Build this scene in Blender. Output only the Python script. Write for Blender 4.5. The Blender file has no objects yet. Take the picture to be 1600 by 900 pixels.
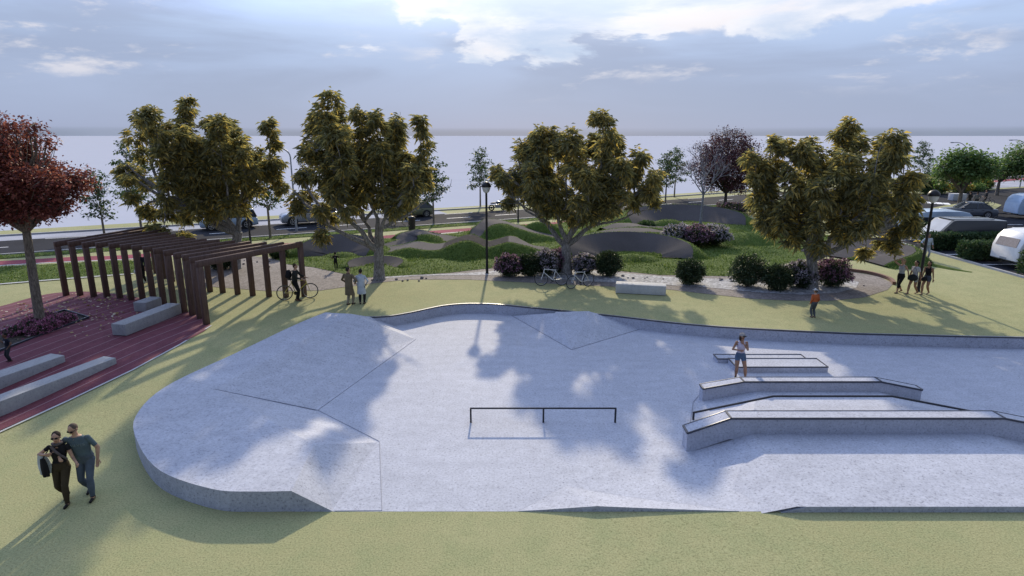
import bpy, bmesh, math, random
import numpy as np
from mathutils import Vector, Matrix, Euler, noise
from mathutils.geometry import delaunay_2d_cdt
from mathutils.kdtree import KDTree

R = math.radians
PI = math.pi
sc = bpy.context.scene
col = sc.collection

# ------------------------------------------------------------------ camera, sky, sun, exposure
cd = bpy.data.cameras.new('camera')
cd.sensor_width = 36.0
cd.lens = 957 / 1600 * 36
cd.clip_start = 0.1
cd.clip_end = 20000
cam = bpy.data.objects.new('camera', cd)
cam.location = (0, 0, 8.0)
cam.rotation_euler = (R(76), 0, 0)
col.objects.link(cam)
sc.camera = cam

SUN_EL, SUN_AZ = 24.6, 0.2          # azimuth from +Y towards +X
sd = bpy.data.lights.new('sun', 'SUN')
sd.energy = 3.0
sd.angle = R(1.1)
sd.color = (1.0, 0.86, 0.63)
sun = bpy.data.objects.new('sun', sd)
sun.rotation_euler = (R(90 - SUN_EL), 0, R(180 - SUN_AZ))
col.objects.link(sun)
sv = Vector((math.sin(R(SUN_AZ)) * math.cos(R(SUN_EL)), math.cos(R(SUN_AZ)) * math.cos(R(SUN_EL)), math.sin(R(SUN_EL))))
sun.rotation_euler = sv.to_track_quat('Z', 'Y').to_euler()
sun.location = sv * 80

vs = sc.view_settings
vs.view_transform = 'Standard'
vs.look = 'None'
vs.exposure = 0.58
vs.gamma = 1.0
vs.use_curve_mapping = False

world = bpy.data.worlds.new('World')
sc.world = world
world.use_nodes = True
wn, wl = world.node_tree.nodes, world.node_tree.links
wn.clear()


def N(t, **kw):
    n = wn.new(t)
    for k, v in kw.items():
        setattr(n, k, v)
    return n


def wmath(op, a, b=None, c=None, clamp=False):
    n = N('ShaderNodeMath', operation=op, use_clamp=clamp)
    for i, v in enumerate((a, b, c)):
        if v is None:
            continue
        if isinstance(v, (int, float)):
            n.inputs[i].default_value = v
        else:
            wl.new(v, n.inputs[i])
    return n.outputs[0]


def wmix(f, a, b, mode='MIX'):
    n = N('ShaderNodeMix', data_type='RGBA', blend_type=mode)
    if isinstance(f, (int, float)):
        n.inputs[0].default_value = f
    else:
        wl.new(f, n.inputs[0])
    for s, v in ((6, a), (7, b)):
        if isinstance(v, tuple):
            n.inputs[s].default_value = (*v, 1)
        else:
            wl.new(v, n.inputs[s])
    return n.outputs[2]


def wstep(v, a, b):
    n = N('ShaderNodeMapRange', interpolation_type='SMOOTHSTEP')
    wl.new(v, n.inputs[0])
    n.inputs[1].default_value = a
    n.inputs[2].default_value = b
    return n.outputs[0]


tc = N('ShaderNodeTexCoord')
sep = N('ShaderNodeSeparateXYZ')
wl.new(tc.outputs['Generated'], sep.inputs[0])
zz = sep.outputs[2]


def wnoise(scale, loc, detail=9, rough=0.55, dist=0.0):
    m = N('ShaderNodeMapping')
    m.inputs['Scale'].default_value = scale
    m.inputs['Location'].default_value = loc
    wl.new(tc.outputs['Generated'], m.inputs[0])
    n = N('ShaderNodeTexNoise')
    n.inputs['Scale'].default_value = 1.0
    n.inputs['Detail'].default_value = detail
    n.inputs['Roughness'].default_value = rough
    n.inputs['Distortion'].default_value = dist
    wl.new(m.outputs[0], n.inputs[0])
    return n.outputs[0]


sky = N('ShaderNodeTexSky', sky_type='NISHITA')
sky.sun_disc = False
sky.sun_elevation = R(SUN_EL)
sky.sun_rotation = R(SUN_AZ)
sky.air_density = 1.0
sky.dust_density = 0.6
sky.ozone_density = 2.0
hz = N('ShaderNodeValToRGB')
cr = hz.color_ramp
cr.elements[0].position = 0.0
cr.elements[0].color = (0.165, 0.205, 0.295, 1)
cr.elements[1].position = 1.0
cr.elements[1].color = (0.60, 1.05, 2.40, 1)
for p, c in ((0.006, (0.17, 0.21, 0.30, 1)), (0.012, (0.24, 0.285, 0.415, 1)), (0.07, (0.275, 0.33, 0.47, 1)), (0.15, (0.33, 0.42, 0.60, 1)), (0.4, (0.80, 1.20, 2.45, 1))):
    e = cr.elements.new(p)
    e.color = c
wl.new(zz, hz.inputs[0])
# broad grey-blue cloud decks, streaky near the horizon
n1 = wnoise((2.1, 2.1, 12.0), (3.1, 0.7, 0.35), 8, 0.52, 0.4)
n2 = wnoise((5.0, 5.0, 19.0), (1.3, 4.2, 2.15), 9, 0.60, 0.25)
n3 = wnoise((2.6, 2.6, 8.0), (7.7, 2.2, 1.4), 5, 0.5, 0.2)
dot = N('ShaderNodeVectorMath', operation='DOT_PRODUCT')
wl.new(tc.outputs['Generated'], dot.inputs[0])
dot.inputs[1].default_value = sv
d0 = wmath('MAXIMUM', dot.outputs['Value'], 0.0)
glow_n = wmath('POWER', d0, 14.0)
glow_w = wmath('POWER', d0, 3.0)
dark = wstep(n1, 0.40, 0.62)
c1 = wmix(wmath('MULTIPLY', dark, 0.75), hz.outputs[0], (0.235, 0.28, 0.40))
# the top of the grey cloud bank: a bright ragged rim, paler sky above it
n4 = wnoise((3.4, 3.4, 9.0), (0.9, 5.1, 3.3), 10, 0.58, 0.3)
lft = wstep(sep.outputs[0], 0.0, -0.5)
ctr = wmath('POWER', 2.718, wmath('MULTIPLY', wmath('POWER', wmath('MULTIPLY', wmath('SUBTRACT', sep.outputs[0], 0.04), 5.0), 2.0), -1.0))
f = wmath('SUBTRACT', zz, wmath('ADD', wmath('MULTIPLY', lft, 0.03), wmath('SUBTRACT', 0.168, wmath('MULTIPLY', ctr, 0.045))))
f = wmath('ADD', f, wmath('MULTIPLY', wmath('SUBTRACT', n4, 0.5), 0.30))
above = wstep(f, -0.004, 0.012)
fade = wstep(f, 0.10, 0.0)
skyc = wmix(wmath('MULTIPLY', fade, wstep(n2, 0.30, 0.62)), (0.36, 0.44, 0.58), (0.64, 0.635, 0.665))
c1 = wmix(wmath('MULTIPLY', above, wmath('SUBTRACT', 0.92, wmath('MULTIPLY', lft, 0.45))), c1, skyc)
puff = wmath('MULTIPLY', wstep(n2, 0.53, 0.66), wstep(zz, 0.045, 0.10))
puff = wmath('MULTIPLY', puff, wstep(n3, 0.38, 0.50))
c3 = wmix(wmath('MULTIPLY', puff, 0.9), c1, (0.58, 0.56, 0.59))
# thin bright veil round the hidden sun
gl = wmath('ADD', wmath('MULTIPLY', glow_n, 0.75), wmath('MULTIPLY', glow_w, 0.16))
gl = wmath('MULTIPLY', gl, wmath('ADD', wmath('MULTIPLY', n2, 1.4), 0.3))
gl = wmath('MULTIPLY', gl, wstep(zz, 0.10, 0.34))
c4 = wmix(1.0, c3, wmix(gl, (0, 0, 0), (1.0, 0.97, 0.94)), 'ADD')
back = N('ShaderNodeMapRange')
wl.new(sep.outputs[1], back.inputs[0])
back.inputs[1].default_value = -0.6
back.inputs[2].default_value = 0.45
back.inputs[3].default_value = 0.42      # the sky away from the sun is a darker, bluer overcast
back.inputs[4].default_value = 1.0
c4 = wmix(1.0, c4, wmix(back.outputs[0], (0.0, 0.0, 0.0), (1, 1, 1)), 'MULTIPLY')
bg1 = N('ShaderNodeBackground')
wl.new(sky.outputs[0], bg1.inputs[0])
bg1.inputs[1].default_value = 0.05
bg2 = N('ShaderNodeBackground')
wl.new(c4, bg2.inputs[0])
bg2.inputs[1].default_value = 1.0
mixs = N('ShaderNodeMixShader')
mixs.inputs[0].default_value = 0.94
wl.new(bg1.outputs[0], mixs.inputs[1])
wl.new(bg2.outputs[0], mixs.inputs[2])
wo = N('ShaderNodeOutputWorld')
wl.new(mixs.outputs[0], wo.inputs[0])

# ------------------------------------------------------------------ materials


class MT:
    """small wrapper round a material's node tree"""

    def __init__(s, name):
        s.m = bpy.data.materials.new(name)
        s.m.use_nodes = True
        s.t = s.m.node_tree
        s.t.nodes.clear()
        s.out = s.t.nodes.new('ShaderNodeOutputMaterial')
        s.tc = s.t.nodes.new('ShaderNodeTexCoord')

    def n(s, t, **kw):
        n = s.t.nodes.new(t)
        for k, v in kw.items():
            setattr(n, k, v)
        return n

    def l(s, a, b):
        s.t.links.new(a, b)

    def noise(s, scale, detail=4, rough=0.55, stretch=None, dist=0):
        n = s.n('ShaderNodeTexNoise')
        n.inputs['Scale'].default_value = scale
        n.inputs['Detail'].default_value = detail
        n.inputs['Roughness'].default_value = rough
        n.inputs['Distortion'].default_value = dist
        if stretch:
            m = s.n('ShaderNodeMapping')
            m.inputs['Scale'].default_value = stretch
            s.l(s.tc.outputs['Object'], m.inputs[0])
            s.l(m.outputs[0], n.inputs[0])
        else:
            s.l(s.tc.outputs['Object'], n.inputs[0])
        return n.outputs[0]

    def ramp(s, v, stops):
        r = s.n('ShaderNodeValToRGB')
        e = r.color_ramp.elements
        e[0].position, e[0].color = stops[0][0], (*stops[0][1], 1)
        e[1].position, e[1].color = stops[-1][0], (*stops[-1][1], 1)
        for p, c in stops[1:-1]:
            x = e.new(p)
            x.color = (*c, 1)
        s.l(v, r.inputs[0])
        return r.outputs[0]

    def step(s, v, a, b):
        n = s.n('ShaderNodeMapRange', interpolation_type='SMOOTHSTEP')
        s.l(v, n.inputs[0])
        n.inputs[1].default_value = a
        n.inputs[2].default_value = b
        return n.outputs[0]

    def mix(s, f, a, b, mode='MIX'):
        n = s.n('ShaderNodeMix', data_type='RGBA', blend_type=mode)
        if isinstance(f, (int, float)):
            n.inputs[0].default_value = f
        else:
            s.l(f, n.inputs[0])
        for k, v in ((6, a), (7, b)):
            if isinstance(v, tuple):
                n.inputs[k].default_value = (*v, 1)
            else:
                s.l(v, n.inputs[k])
        return n.outputs[2]

    def math(s, op, a, b=None):
        n = s.n('ShaderNodeMath', operation=op)
        for i, v in enumerate((a, b)):
            if v is None:
                continue
            if isinstance(v, (int, float)):
                n.inputs[i].default_value = v
            else:
                s.l(v, n.inputs[i])
        return n.outputs[0]

    def bsdf(s, color, rough=0.8, metal=0.0, spec=0.4, bump=None, bstr=0.3, bdist=0.02, **kw):
        b = s.n('ShaderNodeBsdfPrincipled')
        if isinstance(color, tuple):
            b.inputs['Base Color'].default_value = (*color, 1)
        else:
            s.l(color, b.inputs['Base Color'])
        b.inputs['Roughness'].default_value = rough
        b.inputs['Metallic'].default_value = metal
        b.inputs['Specular IOR Level'].default_value = spec
        for k, v in kw.items():
            b.inputs[k].default_value = v
        if bump is not None:
            bn = s.n('ShaderNodeBump')
            bn.inputs['Strength'].default_value = bstr
            bn.inputs['Distance'].default_value = bdist
            s.l(bump, bn.inputs['Height'])
            s.l(bn.outputs[0], b.inputs['Normal'])
        s.l(b.outputs[0], s.out.inputs[0])
        return b


def c3_(c, f):
    return tuple(min(1.0, x * f) for x in c)


def plain(name, c, rough=0.7, metal=0.0, var=0.18, scale=6.0, spec=0.4, bump=0.15, **kw):
    m = MT(name)
    n = m.noise(scale, 5)
    m.bsdf(m.ramp(n, [(0.3, c3_(c, 1 - var)), (0.7, c3_(c, 1 + var))]), rough, metal, spec,
           m.noise(scale * 8, 3) if bump else None, bump, 0.01, **kw)
    return m.m


def m_turf():
    m = MT('rubber_turf')
    big = m.noise(0.16, 5)
    mid = m.noise(1.3, 6, 0.65)
    fine = m.noise(26, 3, 0.8)
    a = m.ramp(big, [(0.3, (0.325, 0.315, 0.158)), (0.7, (0.375, 0.368, 0.195))])
    b = m.mix(m.step(mid, 0.35, 0.75), a, (0.295, 0.31, 0.155))
    sp = m.ramp(fine, [(0.30, (0.52, 0.52, 0.50)), (0.5, (1, 1, 1)), (0.72, (1.25, 1.25, 1.3))])
    m.bsdf(m.mix(1.0, b, sp, 'MULTIPLY'), 0.95, spec=0.15, bump=fine, bstr=0.5, bdist=0.02)
    return m.m


def m_concrete(name, c, speck=1.0, rough=0.8):
    m = MT(name)
    big = m.noise(0.35, 6, 0.6)
    mid = m.noise(3.0, 6, 0.7)
    fine = m.noise(17, 4, 0.85)
    a = m.ramp(big, [(0.3, c3_(c, 0.86)), (0.7, c3_(c, 1.08))])
    b = m.mix(0.55, a, m.ramp(mid, [(0.3, c3_(c, 0.80)), (0.7, c3_(c, 1.14))]))
    pores = m.ramp(fine, [(0.33, (0.34, 0.34, 0.37)), (0.43, (0.86, 0.86, 0.88)), (0.55, (1.0, 1.0, 1.0)), (0.70, (1.12, 1.12, 1.12))])
    streak = m.ramp(m.noise(1.0, 5, 0.6, (0.5, 2.2, 1)), [(0.35, (0.92, 0.92, 0.93)), (0.6, (1, 1, 1))])
    d = m.mix(speck, b, pores, 'MULTIPLY')
    d = m.mix(1.0, d, streak, 'MULTIPLY')
    m.bsdf(d, rough, spec=0.3, bump=fine, bstr=0.25, bdist=0.01)
    return m.m


def m_asphalt(name, c):
    m = MT(name)
    big = m.noise(0.25, 5, 0.6)
    fine = m.noise(40, 3, 0.7)
    a = m.ramp(big, [(0.3, c3_(c, 0.8)), (0.7, c3_(c, 1.2))])
    f = m.ramp(fine, [(0.3, (0.7, 0.7, 0.7)), (0.7, (1.3, 1.3, 1.3))])
    m.bsdf(m.mix(1.0, a, f, 'MULTIPLY'), 0.95, spec=0.06, bump=fine, bstr=0.35, bdist=0.01)
    return m.m


def m_grass():
    m = MT('lawn')
    big = m.noise(0.55, 6, 0.6)
    mid = m.noise(4.5, 6, 0.7)
    fine = m.noise(22, 4, 0.8)
    a = m.ramp(big, [(0.3, (0.060, 0.105, 0.022)), (0.7, (0.115, 0.165, 0.040))])
    b = m.mix(0.6, a, m.ramp(mid, [(0.3, (0.045, 0.085, 0.016)), (0.55, (0.10, 0.15, 0.032)), (0.75, (0.17, 0.20, 0.06))]))
    f = m.ramp(fine, [(0.3, (0.55, 0.55, 0.55)), (0.7, (1.4, 1.4, 1.3))])
    m.bsdf(m.mix(1.0, b, f, 'MULTIPLY'), 0.95, spec=0.15, bump=m.mix(0.5, mid, fine), bstr=0.9, bdist=0.12)
    return m.m


def m_leaf(name, stops, trans=0.3, rough=0.55):
    """leaf colours vary from leaf to leaf"""
    m = MT(name)
    g = m.n('ShaderNodeNewGeometry')
    c = m.ramp(g.outputs['Random Per Island'], stops)
    b = m.bsdf(c, rough, spec=0.35)
    t = m.n('ShaderNodeBsdfTranslucent')
    m.l(m.mix(1.0, c, (1.15, 1.15, 0.85), 'MULTIPLY'), t.inputs[0])
    x = m.n('ShaderNodeMixShader')
    x.inputs[0].default_value = trans
    m.l(b.outputs[0], x.inputs[1])
    m.l(t.outputs[0], x.inputs[2])
    m.l(x.outputs[0], m.out.inputs[0])
    return m.m


def m_bark(name, c1, c2):
    m = MT(name)
    n = m.noise(7, 6, 0.65, (3.2, 3.2, 0.8), 0.6)
    m.bsdf(m.ramp(n, [(0.36, c1), (0.66, c2)]), 0.92, spec=0.2, bump=n, bstr=1.0, bdist=0.06)
    return m.m


def m_wood(name, c1, c2):
    m = MT(name)
    n = m.noise(3, 7, 0.65, (6, 6, 0.7), 1.2)
    m.bsdf(m.ramp(n, [(0.3, c1), (0.7, c2)]), 0.72, spec=0.3, bump=n, bstr=0.3, bdist=0.01)
    return m.m


def m_deck(angle):
    m = MT('red_deck')
    mp = m.n('ShaderNodeMapping')
    mp.inputs['Rotation'].default_value = (0, 0, -angle)
    m.l(m.tc.outputs['Object'], mp.inputs[0])
    s = m.n('ShaderNodeSeparateXYZ')
    m.l(mp.outputs[0], s.inputs[0])
    v = m.math('DIVIDE', s.outputs[1], 0.62)
    fr = m.math('FRACT', v)
    idn = m.n('ShaderNodeTexWhiteNoise', noise_dimensions='1D')
    m.l(m.math('FLOOR', v), idn.inputs['W'])
    n = m.noise(2.2, 6, 0.65)
    fine = m.noise(30, 3, 0.75)
    a = m.ramp(n, [(0.3, (0.115, 0.034, 0.052)), (0.7, (0.175, 0.058, 0.082))])
    a = m.mix(0.25, a, m.ramp(idn.outputs[0], [(0, (0.12, 0.035, 0.052)), (1, (0.26, 0.085, 0.11))]))
    f = m.ramp(fine, [(0.3, (0.6, 0.6, 0.6)), (0.7, (1.3, 1.3, 1.3))])
    a = m.mix(1.0, a, f, 'MULTIPLY')
    ln = m.math('GREATER_THAN', fr, 0.93)
    a = m.mix(m.math('MULTIPLY', ln, 0.6), a, (0.33, 0.23, 0.25))
    m.bsdf(a, 0.85, spec=0.2, bump=fine, bstr=0.3, bdist=0.01)
    return m.m


def m_water():
    m = MT('sea_water')
    n = m.noise(0.05, 5, 0.6, (1, 3, 1))
    m.bsdf(m.ramp(n, [(0.3, (0.44, 0.46, 0.53)), (0.7, (0.46, 0.48, 0.55))]), 1.0, spec=0.0)
    return m.m


def m_gravel(name, stops, scale=14):
    m = MT(name)
    v = m.n('ShaderNodeTexVoronoi')
    v.inputs['Scale'].default_value = scale
    m.l(m.tc.outputs['Object'], v.inputs['Vector'])
    c = m.n('ShaderNodeSeparateColor')
    m.l(v.outputs['Color'], c.inputs[0])
    a = m.ramp(c.outputs[0], stops)
    b = m.ramp(m.noise(0.7, 5, 0.6), [(0.35, (0.82, 0.82, 0.82)), (0.65, (1.08, 1.08, 1.08))])
    m.bsdf(m.mix(1.0, a, b, 'MULTIPLY'), 0.9, spec=0.25, bump=v.outputs['Distance'], bstr=-0.5, bdist=0.05)
    return m.m


def m_paint(name, c, metal=0.0, rough=0.35, coat=0.5):
    m = MT(name)
    n = m.noise(2.5, 5, 0.6)
    m.bsdf(m.ramp(n, [(0.3, c3_(c, 0.9)), (0.7, c3_(c, 1.08))]), rough, metal, 0.5, **{'Coat Weight': coat, 'Coat Roughness': 0.12})
    return m.m


def m_glass(name, c=(0.03, 0.035, 0.045), rough=0.06):
    m = MT(name)
    m.bsdf(m.ramp(m.noise(1.2, 3), [(0.3, c), (0.7, c3_(c, 1.4))]), rough, 0.0, 0.8)
    return m.m


M = {}
M['turf'] = m_turf()
M['concrete'] = m_concrete('skate_concrete', (0.475, 0.495, 0.565))
M['bench'] = m_concrete('bench_concrete', (0.36, 0.37, 0.39), 0.6)
M['white_stone'] = m_concrete('white_stone', (0.53, 0.54, 0.55), 0.4)
M['asphalt'] = m_asphalt('road_asphalt', (0.030, 0.032, 0.040))
M['asphalt_pale'] = m_asphalt('worn_pavement', (0.36, 0.37, 0.42))
M['track'] = m_asphalt('track_asphalt', (0.092, 0.085, 0.086))
M['grass'] = m_grass()
M['gravel'] = m_gravel('brown_gravel', [(0, (0.155, 0.135, 0.13)), (0.5, (0.225, 0.20, 0.19)), (1, (0.29, 0.265, 0.255))])
M['pebble'] = m_gravel('white_pebble', [(0, (0.22, 0.22, 0.235)), (0.5, (0.36, 0.36, 0.375)), (1, (0.58, 0.58, 0.60))], 9)
M['soil'] = m_gravel('dark_soil', [(0, (0.022, 0.018, 0.014)), (1, (0.075, 0.06, 0.048))], 20)
M['bike_red'] = m_asphalt('red_bike_path', (0.26, 0.075, 0.10))
M['white_line'] = plain('road_paint', (0.78, 0.78, 0.80), 0.7, var=0.10, scale=3)
M['kerb'] = m_concrete('kerb_stone', (0.42, 0.42, 0.44), 0.5)
M['brick'] = plain('brick_edge', (0.20, 0.115, 0.085), 0.9, scale=8)
M['steel'] = plain('dark_steel', (0.075, 0.08, 0.10), 0.45, 0.6)
M['rail'] = plain('black_rail', (0.035, 0.037, 0.045), 0.4, 0.5)
M['black'] = plain('black_paint', (0.014, 0.014, 0.017), 0.45)
M['lamp_glass'] = plain('lamp_glass', (0.62, 0.64, 0.68), 0.25, var=0.05)
M['grey_metal'] = plain('galvanised_pole', (0.34, 0.36, 0.40), 0.5, 0.4)
M['timber'] = m_wood('brown_timber', (0.070, 0.041, 0.036), (0.155, 0.098, 0.084))
M['bark'] = m_bark('grey_bark', (0.10, 0.092, 0.085), (0.42, 0.41, 0.41))
M['bark_dark'] = m_bark('dark_bark', (0.045, 0.038, 0.033), (0.16, 0.145, 0.13))
M['bark_red'] = m_bark('warm_bark', (0.10, 0.085, 0.07), (0.30, 0.26, 0.22))
M['bark_pale'] = m_bark('pale_bark', (0.16, 0.155, 0.17), (0.38, 0.37, 0.41))
M['leaf_olive'] = m_leaf('olive_gold_leaf', [(0, (0.14, 0.145, 0.08)), (0.45, (0.25, 0.24, 0.125)), (0.74, (0.36, 0.315, 0.13)), (0.92, (0.54, 0.41, 0.13)), (1, (0.64, 0.46, 0.13))], 0.5)
M['leaf_red'] = m_leaf('copper_red_leaf', [(0, (0.11, 0.036, 0.036)), (0.5, (0.20, 0.062, 0.056)), (0.85, (0.33, 0.115, 0.092)), (1, (0.44, 0.18, 0.14))], 0.36)
M['leaf_purple'] = m_leaf('purple_leaf', [(0, (0.045, 0.016, 0.028)), (0.6, (0.088, 0.032, 0.045)), (1, (0.15, 0.06, 0.07))], 0.28)
M['leaf_green'] = m_leaf('fresh_green_leaf', [(0, (0.030, 0.062, 0.024)), (0.6, (0.062, 0.112, 0.040)), (1, (0.12, 0.17, 0.06))], 0.33)
M['leaf_bright'] = m_leaf('bright_green_leaf', [(0, (0.075, 0.14, 0.045)), (0.6, (0.135, 0.22, 0.075)), (1, (0.24, 0.32, 0.12))], 0.42)
M['leaf_shrub'] = m_leaf('dark_shrub_leaf', [(0, (0.020, 0.038, 0.018)), (0.6, (0.042, 0.070, 0.030)), (1, (0.085, 0.115, 0.055))], 0.22)
M['leaf_hedge'] = m_leaf('hedge_leaf', [(0, (0.026, 0.056, 0.026)), (0.6, (0.052, 0.098, 0.044)), (1, (0.10, 0.155, 0.07))], 0.25)
M['petal_pink'] = m_leaf('pink_petal', [(0, (0.13, 0.055, 0.11)), (0.5, (0.28, 0.13, 0.235)), (1, (0.55, 0.37, 0.49))], 0.22)
M['petal_pale'] = m_leaf('pale_petal', [(0, (0.24, 0.19, 0.27)), (0.5, (0.45, 0.39, 0.49)), (1, (0.68, 0.64, 0.70))], 0.22)
M['petal_heather'] = m_leaf('heather_petal', [(0, (0.20, 0.05, 0.13)), (0.5, (0.42, 0.13, 0.27)), (1, (0.60, 0.28, 0.44))], 0.22)
M['petal_yellow'] = m_leaf('yellow_petal', [(0, (0.20, 0.16, 0.02)), (0.6, (0.48, 0.36, 0.04)), (1, (0.60, 0.30, 0.04))], 0.25)
M['blade'] = m_leaf('grass_blade', [(0, (0.050, 0.095, 0.020)), (0.6, (0.12, 0.185, 0.045)), (1, (0.25, 0.30, 0.10))], 0.3)
M['fallen'] = m_leaf('fallen_leaf', [(0, (0.30, 0.20, 0.07)), (0.6, (0.46, 0.36, 0.20)), (1, (0.62, 0.56, 0.46))], 0.1)
M['water'] = m_water()
M['tyre'] = plain('tyre_rubber', (0.018, 0.018, 0.02), 0.85)
M['alloy'] = plain('alloy_wheel', (0.55, 0.56, 0.58), 0.35, 0.7, var=0.08)
M['glass'] = m_glass('tinted_glass')
M['glass_pale'] = m_glass('pale_window', (0.30, 0.31, 0.34), 0.1)
M['trim'] = plain('black_trim', (0.025, 0.026, 0.03), 0.6)
M['headlight'] = m_glass('headlight_lens', (0.55, 0.57, 0.60), 0.1)
M['tail_red'] = m_paint('tail_light', (0.35, 0.02, 0.02), rough=0.2)

# ------------------------------------------------------------------ mesh helpers


def link(name, me, mats, parent=None, loc=(0, 0, 0), rz=0.0):
    for m in (mats if isinstance(mats, (list, tuple)) else [mats]):
        me.materials.append(M[m] if isinstance(m, str) else m)
    o = bpy.data.objects.new(name, me)
    o.location = loc
    o.rotation_euler = (0, 0, rz)
    col.objects.link(o)
    if parent:
        o.parent = parent
    return o


def tag(o, label=None, cat=None, group=None, kind=None):
    for k, v in (('label', label), ('category', cat), ('group', group), ('kind', kind)):
        if v:
            o[k] = v
    return o


def root(name, label, cat, loc, rz=0.0, group=None):
    o = bpy.data.objects.new(name, None)
    o.empty_display_size = 0.3
    o.location = loc
    o.rotation_euler = (0, 0, rz)
    col.objects.link(o)
    return tag(o, label, cat, group)


def np_mesh(name, v, f, mi=None, smooth=False):
    """v: (n,3), f: (m,k) all faces with k corners"""
    v = np.asarray(v, np.float32)
    f = np.asarray(f, np.int32)
    me = bpy.data.meshes.new(name)
    me.vertices.add(len(v))
    me.vertices.foreach_set('co', v.ravel())
    k = f.shape[1]
    me.loops.add(f.size)
    me.loops.foreach_set('vertex_index', f.ravel())
    me.polygons.add(len(f))
    me.polygons.foreach_set('loop_start', np.arange(0, f.size, k, dtype=np.int32))
    if mi is not None:
        me.polygons.foreach_set('material_index', np.asarray(mi, np.int32))
    if smooth:
        me.polygons.foreach_set('use_smooth', np.ones(len(f), bool))
    me.update(calc_edges=True)
    return me


def frame_of(d):
    d = Vector(d).normalized()
    u = Vector((0, 0, 1)) if abs(d.z) < 0.93 else Vector((1, 0, 0))
    a = d.cross(u).normalized()
    return a, d.cross(a).normalized()


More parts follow.
